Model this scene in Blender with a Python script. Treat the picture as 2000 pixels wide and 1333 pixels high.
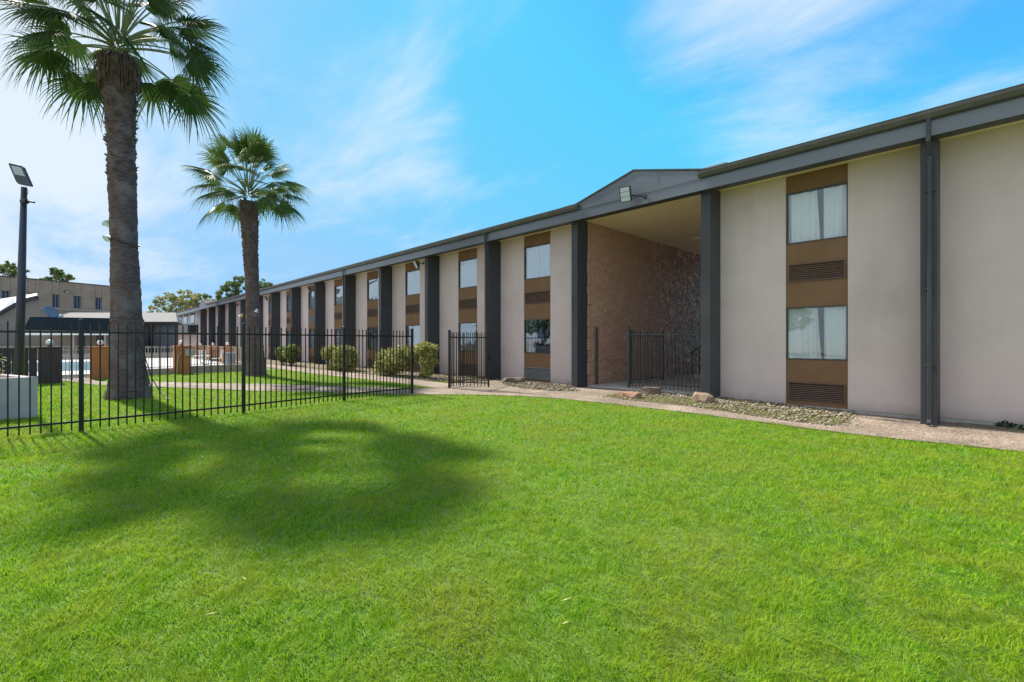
import bpy, bmesh, math, random
import numpy as np
from mathutils import Vector, Matrix, noise as mnoise
R = math.radians
for o in list(bpy.data.objects): bpy.data.objects.remove(o)
scene = bpy.context.scene
col = scene.collection
rnd = random.Random(7)
rng = np.random.default_rng(7)

# ------------------------------------------------------------------ camera
PH = math.atan(936 / 905)
cam_d = bpy.data.cameras.new('camera'); cam = bpy.data.objects.new('camera', cam_d); col.objects.link(cam)
cam.location = (0, 0, 1.45); cam.rotation_euler = (R(90), 0, PH)
cam_d.sensor_width = 36; cam_d.lens = 36 * 905 / 2000; cam_d.shift_y = 0.00075
cam_d.clip_start = 0.05; cam_d.clip_end = 2000
scene.camera = cam

# ------------------------------------------------------------------ sky, sun, exposure
SUN_TRAVEL = Vector((1.0, 0.11, -1.0)).normalized()
SUN_EL = math.asin(-SUN_TRAVEL.z)
w = bpy.data.worlds.new('World'); scene.world = w; w.use_nodes = True
nt = w.node_tree; nt.nodes.clear()
def N(t, k, **kw):
    n = t.nodes.new(k)
    for a, b in kw.items(): setattr(n, a, b)
    return n
sky = N(nt, 'ShaderNodeTexSky', sky_type='NISHITA'); sky.sun_disc = False
sky.sun_elevation = SUN_EL; sky.sun_rotation = math.atan2(-SUN_TRAVEL.x, -SUN_TRAVEL.y)
sky.altitude = 0; sky.air_density = 1.0; sky.dust_density = 0.6; sky.ozone_density = 1.5
tint = N(nt, 'ShaderNodeMix', data_type='RGBA', blend_type='MULTIPLY'); tint.inputs['Factor'].default_value = 1
tint.inputs['B'].default_value = (0.31, 1.14, 2.1, 1)
nt.links.new(sky.outputs[0], tint.inputs['A'])
tc = N(nt, 'ShaderNodeTexCoord'); sep = N(nt, 'ShaderNodeSeparateXYZ'); nt.links.new(tc.outputs['Generated'], sep.inputs[0])
def M_(t, op, a, b=None, c=None, clamp=False):
    n = N(t, 'ShaderNodeMath', operation=op); n.use_clamp = clamp
    for i, v in enumerate((a, b, c)):
        if v is None: continue
        if isinstance(v, (int, float)): n.inputs[i].default_value = v
        else: t.links.new(v, n.inputs[i])
    return n.outputs[0]
zz = M_(nt, 'ADD', M_(nt, 'MAXIMUM', sep.outputs[2], 0.0), 0.13)
cx = M_(nt, 'DIVIDE', sep.outputs[0], zz); cy = M_(nt, 'DIVIDE', sep.outputs[1], zz)
comb = N(nt, 'ShaderNodeCombineXYZ'); nt.links.new(cx, comb.inputs[0]); nt.links.new(cy, comb.inputs[1])
mp = N(nt, 'ShaderNodeMapping'); mp.inputs['Rotation'].default_value = (0, 0, R(-46)); mp.inputs['Scale'].default_value = (0.62, 1.25, 1); mp.inputs['Location'].default_value = (1.3, 4.2, 0)
nt.links.new(comb.outputs[0], mp.inputs[0])
n1 = N(nt, 'ShaderNodeTexNoise'); n1.inputs['Scale'].default_value = 1.5; n1.inputs['Detail'].default_value = 9; n1.inputs['Roughness'].default_value = 0.62; n1.inputs['Distortion'].default_value = 0.35
nt.links.new(mp.outputs[0], n1.inputs['Vector'])
n2 = N(nt, 'ShaderNodeTexNoise'); n2.inputs['Scale'].default_value = 0.35; n2.inputs['Detail'].default_value = 3
nt.links.new(mp.outputs[0], n2.inputs['Vector'])
def lobe(d, lo, hi):      # a soft patch of thicker cloud round a compass direction
    v = N(nt, 'ShaderNodeVectorMath', operation='DOT_PRODUCT'); nt.links.new(tc.outputs['Generated'], v.inputs[0])
    v.inputs[1].default_value = Vector(d).normalized()
    m = N(nt, 'ShaderNodeMapRange', interpolation_type='SMOOTHSTEP'); nt.links.new(v.outputs['Value'], m.inputs[0])
    m.inputs[1].default_value = lo; m.inputs[2].default_value = hi
    return m.outputs[0]
s_, c_ = math.sin(PH), math.cos(PH)
def dirv(t, e): return (-s_ + t * c_, c_ + t * s_, e)
right_top = lobe(dirv(0.80, 0.70), 0.90, 0.995)
left_low = lobe(dirv(-0.85, 0.25), 0.75, 0.985)
top_mid = lobe(dirv(0.22, 0.88), 0.93, 0.998)
clear = lobe(dirv(0.20, 0.50), 0.93, 0.995)
clearr = lobe(dirv(0.95, 0.42), 0.95, 0.995)
den = M_(nt, 'ADD', n1.outputs['Fac'], M_(nt, 'MULTIPLY', n2.outputs['Fac'], 0.25))
den = M_(nt, 'ADD', den, M_(nt, 'MULTIPLY', right_top, 0.20))
den = M_(nt, 'ADD', den, M_(nt, 'MULTIPLY', left_low, -0.045))
den = M_(nt, 'ADD', den, M_(nt, 'MULTIPLY', top_mid, 0.06))
behind = lobe((-.25, -1, .35), -0.05, 0.6)  # unseen cloud bank added behind the viewer to whiten light on the facade
den = M_(nt, 'ADD', den, M_(nt, 'MULTIPLY', behind, 0.6))
den = M_(nt, 'ADD', den, M_(nt, 'MULTIPLY', lobe(dirv(-.30, .45), .97, .998), 0.14))
den = M_(nt, 'SUBTRACT', den, M_(nt, 'MULTIPLY', clear, 0.15))
den = M_(nt, 'SUBTRACT', den, M_(nt, 'MULTIPLY', clearr, 0.12))
cr = N(nt, 'ShaderNodeMapRange', interpolation_type='SMOOTHSTEP'); nt.links.new(den, cr.inputs[0])
cr.inputs[1].default_value = 0.53; cr.inputs[2].default_value = 1.06; cr.inputs[4].default_value = 0.92
mixc = N(nt, 'ShaderNodeMix', data_type='RGBA'); nt.links.new(cr.outputs[0], mixc.inputs['Factor'])
dk = N(nt, 'ShaderNodeMix', data_type='RGBA', blend_type='DARKEN'); dk.inputs['Factor'].default_value = 1
nt.links.new(tint.outputs['Result'], dk.inputs['A']); dk.inputs['B'].default_value = (1.6, 3.05, 4.7, 1)
nt.links.new(dk.outputs['Result'], mixc.inputs['A']); mixc.inputs['B'].default_value = (3.9, 4.35, 4.75, 1)
bg = N(nt, 'ShaderNodeBackground'); bg.inputs['Strength'].default_value = 0.1
nt.links.new(mixc.outputs['Result'], bg.inputs[0])
wo = N(nt, 'ShaderNodeOutputWorld'); nt.links.new(bg.outputs[0], wo.inputs[0])

sl = bpy.data.lights.new('sun', 'SUN'); sun = bpy.data.objects.new('sun', sl); col.objects.link(sun)
sl.energy = 3.7; sl.angle = R(1.6); sl.color = (1.0, 0.93, 0.82)
sun.rotation_euler = SUN_TRAVEL.to_track_quat('-Z', 'Y').to_euler(); sun.location = (-20, 0, 30)
scene.view_settings.view_transform = 'Standard'; scene.view_settings.look = 'None'
scene.view_settings.exposure = 1.08; scene.view_settings.gamma = 1
scene.render.engine = 'CYCLES'
scene.render.resolution_x = 1024; scene.render.resolution_y = 682
scene.cycles.max_bounces = 8; scene.cycles.transparent_max_bounces = 12

# ------------------------------------------------------------------ materials
def mat(name, color=(0.5, 0.5, 0.5), rough=0.7, metal=0.0, color2=None, nscale=6, ndet=5, nlo=0.35, nhi=0.65, bump=0.0, bscale=40, spec=0.5, stretch=None, color3=None, c3scale=2.0, c3lo=.55, c3hi=.7):
    m = bpy.data.materials.new(name); m.use_nodes = True; t = m.node_tree
    b = t.nodes['Principled BSDF']; b.inputs['Base Color'].default_value = (*color, 1); b.inputs['Roughness'].default_value = rough
    b.inputs['Metallic'].default_value = metal; b.inputs['Specular IOR Level'].default_value = spec
    co = N(t, 'ShaderNodeNewGeometry').outputs['Position']
    if stretch:
        mpg = N(t, 'ShaderNodeMapping'); mpg.inputs['Scale'].default_value = stretch; t.links.new(co, mpg.inputs[0]); cs = mpg.outputs[0]
    else: cs = co
    cur = None
    if color2:
        n = N(t, 'ShaderNodeTexNoise'); n.inputs['Scale'].default_value = nscale; n.inputs['Detail'].default_value = ndet; t.links.new(cs, n.inputs['Vector'])
        mr = N(t, 'ShaderNodeMapRange'); mr.inputs[1].default_value = nlo; mr.inputs[2].default_value = nhi; t.links.new(n.outputs['Fac'], mr.inputs[0])
        mx = N(t, 'ShaderNodeMix', data_type='RGBA'); mx.inputs['A'].default_value = (*color, 1); mx.inputs['B'].default_value = (*color2, 1)
        t.links.new(mr.outputs[0], mx.inputs['Factor']); cur = mx.outputs['Result']
    if color3:
        n = N(t, 'ShaderNodeTexNoise'); n.inputs['Scale'].default_value = c3scale; n.inputs['Detail'].default_value = 4; t.links.new(co, n.inputs['Vector'])
        mr = N(t, 'ShaderNodeMapRange'); mr.inputs[1].default_value = c3lo; mr.inputs[2].default_value = c3hi; t.links.new(n.outputs['Fac'], mr.inputs[0])
        mx = N(t, 'ShaderNodeMix', data_type='RGBA'); mx.inputs['B'].default_value = (*color3, 1)
        if cur: t.links.new(cur, mx.inputs['A'])
        else: mx.inputs['A'].default_value = (*color, 1)
        t.links.new(mr.outputs[0], mx.inputs['Factor']); cur = mx.outputs['Result']
    if cur: t.links.new(cur, b.inputs['Base Color'])
    if bump:
        n = N(t, 'ShaderNodeTexNoise'); n.inputs['Scale'].default_value = bscale; n.inputs['Detail'].default_value = 6; t.links.new(cs, n.inputs['Vector'])
        bp = N(t, 'ShaderNodeBump'); bp.inputs['Strength'].default_value = bump; bp.inputs['Distance'].default_value = 0.02
        t.links.new(n.outputs['Fac'], bp.inputs['Height']); t.links.new(bp.outputs[0], b.inputs['Normal'])
    return m
stucco = mat('stucco', (0.69, 0.575, 0.565), 0.9, color2=(0.655, 0.535, 0.53), nscale=1.3, bump=0.35, bscale=55, color3=(0.58, 0.47, 0.455), c3scale=0.7, c3lo=.56, c3hi=.75, spec=.2)
# the stucco carries splash dirt along its foot and rain streaks under the soffit
t = stucco.node_tree; b = t.nodes['Principled BSDF']; src = b.inputs['Base Color'].links[0].from_socket
g = N(t, 'ShaderNodeNewGeometry'); sx = N(t, 'ShaderNodeSeparateXYZ'); t.links.new(g.outputs['Position'], sx.inputs[0])
nn = N(t, 'ShaderNodeTexNoise'); nn.inputs['Scale'].default_value = 5; nn.inputs['Detail'].default_value = 6
mpp = N(t, 'ShaderNodeMapping'); mpp.inputs['Scale'].default_value = (1, 1, .25); t.links.new(g.outputs['Position'], mpp.inputs[0]); t.links.new(mpp.outputs[0], nn.inputs['Vector'])
hh = M_(t, 'ADD', M_(t, 'MULTIPLY', sx.outputs[2], -5.0), M_(t, 'MULTIPLY', nn.outputs['Fac'], 1.6))
mm = N(t, 'ShaderNodeMapRange'); t.links.new(hh, mm.inputs[0]); mm.inputs[1].default_value = -.3; mm.inputs[2].default_value = 1.0; mm.inputs[4].default_value = .5
mx = N(t, 'ShaderNodeMix', data_type='RGBA'); t.links.new(mm.outputs[0], mx.inputs['Factor']); t.links.new(src, mx.inputs['A']); mx.inputs['B'].default_value = (.33, .28, .23, 1)
# faint vertical rain streaks, strongest high on the wall, and a few hairline patches
ns = N(t, 'ShaderNodeTexNoise'); ns.inputs['Scale'].default_value = 1; ns.inputs['Detail'].default_value = 5
ms_ = N(t, 'ShaderNodeMapping'); ms_.inputs['Scale'].default_value = (3.5, 1, .35); t.links.new(g.outputs['Position'], ms_.inputs[0]); t.links.new(ms_.outputs[0], ns.inputs['Vector'])
sm = N(t, 'ShaderNodeMapRange'); t.links.new(ns.outputs['Fac'], sm.inputs[0]); sm.inputs[1].default_value = .52; sm.inputs[2].default_value = .78
zt = N(t, 'ShaderNodeMapRange'); t.links.new(sx.outputs[2], zt.inputs[0]); zt.inputs[1].default_value = 1.0; zt.inputs[2].default_value = 5.3; zt.inputs[3].default_value = .05; zt.inputs[4].default_value = .2
mx2 = N(t, 'ShaderNodeMix', data_type='RGBA'); t.links.new(M_(t, 'MULTIPLY', sm.outputs[0], zt.outputs[0]), mx2.inputs['Factor']); t.links.new(mx.outputs['Result'], mx2.inputs['A']); mx2.inputs['B'].default_value = (.42, .355, .32, 1)
t.links.new(mx2.outputs['Result'], b.inputs['Base Color'])

soffit_m = mat('soffit_paint', (0.94, 0.72, 0.53), 0.6, color2=(0.88, 0.66, 0.47), nscale=3)
brown = mat('brown_panel', (0.235, 0.135, 0.075), 0.75, color2=(0.21, 0.118, 0.066), nscale=2.5, bump=.1, bscale=30, spec=.25)
ventm = mat('vent_brown', (0.12, 0.067, 0.05), 0.5, color2=(0.145, 0.082, 0.062), nscale=9)
ventdark = mat('vent_cavity', (0.012, 0.01, 0.01), 0.9)
ventgrey = mat('vent_grey', (0.24, 0.24, 0.25), 0.5)
charcoal = mat('charcoal_paint', (0.047, 0.050, 0.059), 0.42, color2=(0.056, 0.059, 0.069), nscale=2, bump=.3, bscale=45, spec=.35)
slate = mat('slate_paint', (0.085, 0.102, 0.132), 0.28, color2=(0.105, 0.122, 0.152), nscale=1.2, bump=.03, bscale=14, stretch=(.6, 1, 2), spec=1.0)
gutterm = mat('gutter_bronze', (0.085, 0.075, 0.07), 0.45, color2=(0.11, 0.10, 0.09), nscale=4)
shingle = mat('shingles', (0.22, 0.20, 0.19), 0.95, color2=(0.30, 0.28, 0.265), nscale=14, bump=.5, bscale=30)
darkshingle = mat('dark_shingles', (0.05, 0.05, 0.052), 0.95, color2=(0.08, 0.08, 0.08), nscale=18)
concrete = mat('concrete', (0.50, 0.48, 0.46), 0.9, color2=(0.40, 0.38, 0.36), nscale=4, bump=.3, bscale=60)
curtain_m = mat('curtain', (0.9, 0.89, 0.87), 0.95, spec=.1)
blind_m = mat('blind', (0.5, 0.5, 0.48), 0.9)
roomm = mat('room_dark', (0.05, 0.05, 0.05), 0.9)
framem = mat('window_frame', (0.06, 0.055, 0.05), 0.5)
iron = mat('black_iron', (0.007, 0.006, 0.006), 0.35, color2=(0.016, 0.010, 0.008), nscale=20, spec=.5)
ironl = mat('worn_iron', (0.05, 0.05, 0.056), 0.5, color2=(0.07, 0.07, 0.075), nscale=9)
lens = mat('lamp_lens', (0.55, 0.58, 0.62), 0.25)
lampblack = mat('lamp_black', (0.025, 0.025, 0.028), 0.45)
white = mat('white_paint', (0.78, 0.77, 0.74), 0.5)
globe_m = mat('globe_glass', (0.82, 0.81, 0.77), 0.2)
orange = mat('orange_stucco', (0.56, 0.195, 0.065), 0.85, color2=(0.49, 0.165, 0.055), nscale=2, bump=.3, bscale=50)
darkwood = mat('dark_stain', (0.05, 0.028, 0.028), 0.75, color2=(0.085, 0.048, 0.045), nscale=5, stretch=(6, 6, .5))
tan = mat('tan_paint', (0.50, 0.36, 0.28), 0.7, color2=(0.43, 0.31, 0.24), nscale=3)
brick = mat('brick', (0.46, 0.305, 0.195), 0.9, color2=(0.40, 0.26, 0.17), nscale=1.2, color3=(0.49, 0.34, 0.235), c3scale=.4)
t = brick.node_tree; b = t.nodes['Principled BSDF']; src = b.inputs['Base Color'].links[0].from_socket
bk = N(t, 'ShaderNodeTexBrick'); bk.inputs['Scale'].default_value = 3.0; bk.inputs['Mortar Size'].default_value = .02; bk.inputs['Color2'].default_value = (.8, .8, .8, 1); bk.inputs['Color1'].default_value = (1, 1, 1, 1); bk.inputs['Mortar'].default_value = (1.15, 1.15, 1.15, 1)
g = N(t, 'ShaderNodeNewGeometry'); sx = N(t, 'ShaderNodeSeparateXYZ'); cb = N(t, 'ShaderNodeCombineXYZ'); t.links.new(g.outputs['Position'], sx.inputs[0]); t.links.new(sx.outputs[1], cb.inputs[0]); t.links.new(sx.outputs[2], cb.inputs[1]); t.links.new(cb.outputs[0], bk.inputs['Vector'])
mx = N(t, 'ShaderNodeMix', data_type='RGBA', blend_type='MULTIPLY'); mx.inputs['Factor'].default_value = 1; t.links.new(src, mx.inputs['A']); t.links.new(bk.outputs['Color'], mx.inputs['B']); t.links.new(mx.outputs['Result'], b.inputs['Base Color'])
bandm = mat('canopy_band', (0.010, 0.020, 0.029), 0.85, spec=.15)
greywall = mat('grey_wall', (0.12, 0.12, 0.135), 0.85)
beigewall = mat('beige_wall', (0.25, 0.21, 0.17), 0.85, color2=(0.22, 0.185, 0.15), nscale=1)
darkdoor = mat('dark_door', (0.02, 0.02, 0.022), 0.4)
metalroof = mat('metal_roof', (0.62, 0.68, 0.74), 0.3, metal=.3)
deckm = mat('deck_concrete', (0.50, 0.49, 0.465), 0.8, color2=(0.42, 0.41, 0.39), nscale=1.5)
water = mat('pool_water', (0.22, 0.52, 0.66), 0.08)
trunkm = mat('palm_bark', (0.185, 0.125, 0.118), 0.95, color2=(0.095, 0.064, 0.064), nscale=7, stretch=(1, 1, 5), bump=1.0, bscale=9, spec=.15, color3=(0.24, 0.19, 0.18), c3scale=2.2, c3lo=.5, c3hi=.75)
barkm = mat('tree_bark', (0.12, 0.09, 0.07), 0.95, color2=(0.2, 0.16, 0.13), nscale=9)
deadleaf = mat('dead_frond', (0.09, 0.055, 0.04), 0.9, color2=(0.19, 0.13, 0.09), nscale=6)
bootm = mat('leaf_boot', (0.085, 0.06, 0.052), 0.9, color2=(0.14, 0.10, 0.085), nscale=6)
petm = mat('petiole', (0.16, 0.19, 0.06), 0.6)
rockbrown = mat('rock_brown', (0.30, 0.22, 0.15), 0.9, color2=(0.20, 0.14, 0.10), nscale=7, bump=.8, bscale=12)
rockred = mat('rock_red', (0.36, 0.20, 0.13), 0.9, color2=(0.24, 0.15, 0.10), nscale=7, bump=.8, bscale=14)
rockdark = mat('rock_dark', (0.17, 0.13, 0.10), 0.9, color2=(0.10, 0.075, 0.06), nscale=7, bump=.8, bscale=12)
soil = mat('bed_soil', (0.20, 0.16, 0.12), 1.0, color2=(0.12, 0.09, 0.065), nscale=9, bump=.8, bscale=30, color3=(.17, .18, .08), c3scale=2.5, c3lo=.5, c3hi=.6)

def leafmat(name, c1, c2, c3=None, transl=0.35, rough=.55, pos_scale=None, c4=None, spec=.3):
    m = bpy.data.materials.new(name); m.use_nodes = True; t = m.node_tree; t.nodes.clear()
    g = N(t, 'ShaderNodeNewGeometry')
    r = N(t, 'ShaderNodeValToRGB'); e = r.color_ramp.elements
    e[0].color = (*c1, 1); e[1].color = (*c2, 1)
    if c3: x = e.new(0.5); x.color = (*c3, 1)
    t.links.new(g.outputs['Random Per Island'], r.inputs[0]); c = r.outputs[0]
    if pos_scale:
        n = N(t, 'ShaderNodeTexNoise'); n.inputs['Scale'].default_value = pos_scale; n.inputs['Detail'].default_value = 5; n.inputs['Roughness'].default_value = .65; t.links.new(g.outputs['Position'], n.inputs['Vector'])
        mr = N(t, 'ShaderNodeMapRange'); mr.inputs[1].default_value = .42; mr.inputs[2].default_value = .64; t.links.new(n.outputs['Fac'], mr.inputs[0])
        mx = N(t, 'ShaderNodeMix', data_type='RGBA'); t.links.new(mr.outputs[0], mx.inputs['Factor']); t.links.new(c, mx.inputs['A']); mx.inputs['B'].default_value = (*c4, 1); c = mx.outputs['Result']
    b = N(t, 'ShaderNodeBsdfPrincipled'); b.inputs['Roughness'].default_value = rough; b.inputs['Specular IOR Level'].default_value = spec; t.links.new(c, b.inputs['Base Color'])
    tr = N(t, 'ShaderNodeBsdfTranslucent'); t.links.new(c, tr.inputs[0])
    ms = N(t, 'ShaderNodeMixShader'); ms.inputs[0].default_value = transl; t.links.new(b.outputs[0], ms.inputs[1]); t.links.new(tr.outputs[0], ms.inputs[2])
    o = N(t, 'ShaderNodeOutputMaterial'); t.links.new(ms.outputs[0], o.inputs[0]); return m
grassm = leafmat('grass_blade', (0.06, 0.27, 0.001), (0.42, 0.51, 0.06), (0.21, 0.425, 0.002), transl=.42, rough=.7, pos_scale=1.1, c4=(0.33, 0.415, 0.03), spec=.06)
weedm = leafmat('weeds', (0.16, 0.21, 0.05), (0.42, 0.36, 0.19), (0.24, 0.27, 0.08), transl=.3)
frondm = leafmat('frond_green', (0.030, 0.068, 0.016), (0.062, 0.115, 0.022), transl=.32, rough=.5)
frond2m = leafmat('frond_light', (0.045, 0.095, 0.020), (0.10, 0.155, 0.03), transl=.40, rough=.5)
shrubm = leafmat('shrub_leaf', (0.16, 0.20, 0.04), (0.55, 0.50, 0.22), (0.36, 0.37, 0.10), transl=.25)
shrubgm = leafmat('shrub_green', (0.10, 0.17, 0.04), (0.40, 0.42, 0.14), (0.22, 0.29, 0.07), transl=.25)
treeym = leafmat('tree_yellow', (0.14, 0.20, 0.06), (0.55, 0.42, 0.18), (0.27, 0.31, 0.10), transl=.45)
treegm = leafmat('tree_green', (0.07, 0.13, 0.04), (0.24, 0.30, 0.10), transl=.4)
groundcover = leafmat('dark_weeds', (0.02, 0.045, 0.015), (0.05, 0.09, 0.03), transl=.2)

lawnm = mat('lawn_soil', (0.085, 0.16, 0.02), 1.0, color2=(0.13, 0.22, 0.03), nscale=14, bump=.6, bscale=90, color3=(.12, .15, .04), c3scale=1.2)
dirtm = mat('far_ground', (0.40, 0.38, 0.36), 1.0, color2=(0.3, 0.29, 0.27), nscale=.5)
def aggregate():
    m = mat('exposed_aggregate', (0.3, 0.24, 0.2), .9, bump=.0); t = m.node_tree; b = t.nodes['Principled BSDF']
    g = N(t, 'ShaderNodeNewGeometry')
    v = N(t, 'ShaderNodeTexVoronoi'); v.inputs['Scale'].default_value = 55; t.links.new(g.outputs['Position'], v.inputs['Vector'])
    r = N(t, 'ShaderNodeValToRGB'); e = r.color_ramp.elements; e[0].color = (.12, .082, .06, 1); e[1].color = (.56, .47, .37, 1); x = e.new(.5); x.color = (.26, .20, .15, 1)
    s = N(t, 'ShaderNodeSeparateColor'); t.links.new(v.outputs['Color'], s.inputs[0]); t.links.new(s.outputs[0], r.inputs[0])
    n = N(t, 'ShaderNodeTexNoise'); n.inputs['Scale'].default_value = .9; n.inputs['Detail'].default_value = 6; t.links.new(g.outputs['Position'], n.inputs['Vector'])
    mr = N(t, 'ShaderNodeMapRange'); mr.inputs[1].default_value = .35; mr.inputs[2].default_value = .7; mr.inputs[3].default_value = .62; mr.inputs[4].default_value = 1.15; t.links.new(n.outputs['Fac'], mr.inputs[0])
    mx = N(t, 'ShaderNodeMix', data_type='RGBA', blend_type='MULTIPLY'); mx.inputs['Factor'].default_value = 1; t.links.new(r.outputs[0], mx.inputs['A']); t.links.new(mr.outputs[0], mx.inputs['B'])
    t.links.new(mx.outputs['Result'], b.inputs['Base Color'])
    bp = N(t, 'ShaderNodeBump'); bp.inputs['Distance'].default_value = .01; bp.inputs['Strength'].default_value = .7; t.links.new(v.outputs['Distance'], bp.inputs['Height']); t.links.new(bp.outputs[0], b.inputs['Normal'])
    return m
walkm = aggregate()
def stone_mat():
    m = mat('painted_stone', (0.27, 0.18, 0.135), .42, bump=.5, bscale=25, spec=.5); t = m.node_tree; b = t.nodes['Principled BSDF']
    g = N(t, 'ShaderNodeNewGeometry'); s = N(t, 'ShaderNodeSeparateXYZ'); t.links.new(g.outputs['Position'], s.inputs[0])
    a = N(t, 'ShaderNodeAttribute'); a.attribute_name = 'stone'
    n = N(t, 'ShaderNodeTexNoise'); n.inputs['Scale'].default_value = .8; t.links.new(g.outputs['Position'], n.inputs['Vector'])
    # the paint stops some metres in: beyond it the bare stones show
    edge = M_(t, 'ADD', s.outputs[1], M_(t, 'MULTIPLY', n.outputs['Fac'], 3.0))
    mr = N(t, 'ShaderNodeMapRange'); mr.inputs[1].default_value = 16.5; mr.inputs[2].default_value = 22; t.links.new(edge, mr.inputs[0])
    r = N(t, 'ShaderNodeValToRGB'); e = r.color_ramp.elements; e[0].color = (.26, .15, .10, 1); e[1].color = (.95, .64, .42, 1); x = e.new(.65); x.color = (.45, .28, .20, 1)
    t.links.new(a.outputs['Fac'], r.inputs[0])
    r2 = N(t, 'ShaderNodeValToRGB'); e = r2.color_ramp.elements; e[0].color = (.48, .285, .205, 1); e[1].color = (.57, .35, .255, 1); t.links.new(a.outputs['Fac'], r2.inputs[0])
    mx = N(t, 'ShaderNodeMix', data_type='RGBA'); t.links.new(mr.outputs[0], mx.inputs['Factor']); t.links.new(r2.outputs[0], mx.inputs['A']); t.links.new(r.outputs[0], mx.inputs['B'])
    t.links.new(mx.outputs['Result'], b.inputs['Base Color']); return m
stonem = stone_mat()
pebm = leafmat('pebbles', (0.12, 0.09, 0.065), (0.52, 0.45, 0.35), (0.27, 0.215, 0.16), transl=0.0, rough=.9)
def glass_mat():
    m = bpy.data.materials.new('window_glass'); m.use_nodes = True; t = m.node_tree; t.nodes.clear()
    f = N(t, 'ShaderNodeFresnel'); f.inputs[0].default_value = 1.65
    n = N(t, 'ShaderNodeTexNoise'); n.inputs['Scale'].default_value = 1.1; g0 = N(t, 'ShaderNodeNewGeometry'); t.links.new(g0.outputs['Position'], n.inputs['Vector'])
    bp = N(t, 'ShaderNodeBump'); bp.inputs['Strength'].default_value = .25; bp.inputs['Distance'].default_value = .02; t.links.new(n.outputs['Fac'], bp.inputs['Height'])
    gl = N(t, 'ShaderNodeBsdfGlossy'); gl.inputs['Roughness'].default_value = .01; gl.inputs[0].default_value = (.9, .95, 1, 1); t.links.new(bp.outputs[0], gl.inputs['Normal'])
    tr = N(t, 'ShaderNodeBsdfTransparent'); tr.inputs[0].default_value = (.97, .99, 1, 1)
    fa = M_(t, 'ADD', M_(t, 'MULTIPLY', f.outputs[0], .8), .03, clamp=True)
    ms = N(t, 'ShaderNodeMixShader'); t.links.new(fa, ms.inputs[0]); t.links.new(tr.outputs[0], ms.inputs[1]); t.links.new(gl.outputs[0], ms.inputs[2])
    o = N(t, 'ShaderNodeOutputMaterial'); t.links.new(ms.outputs[0], o.inputs[0]); return m
glassm = glass_mat()

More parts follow.
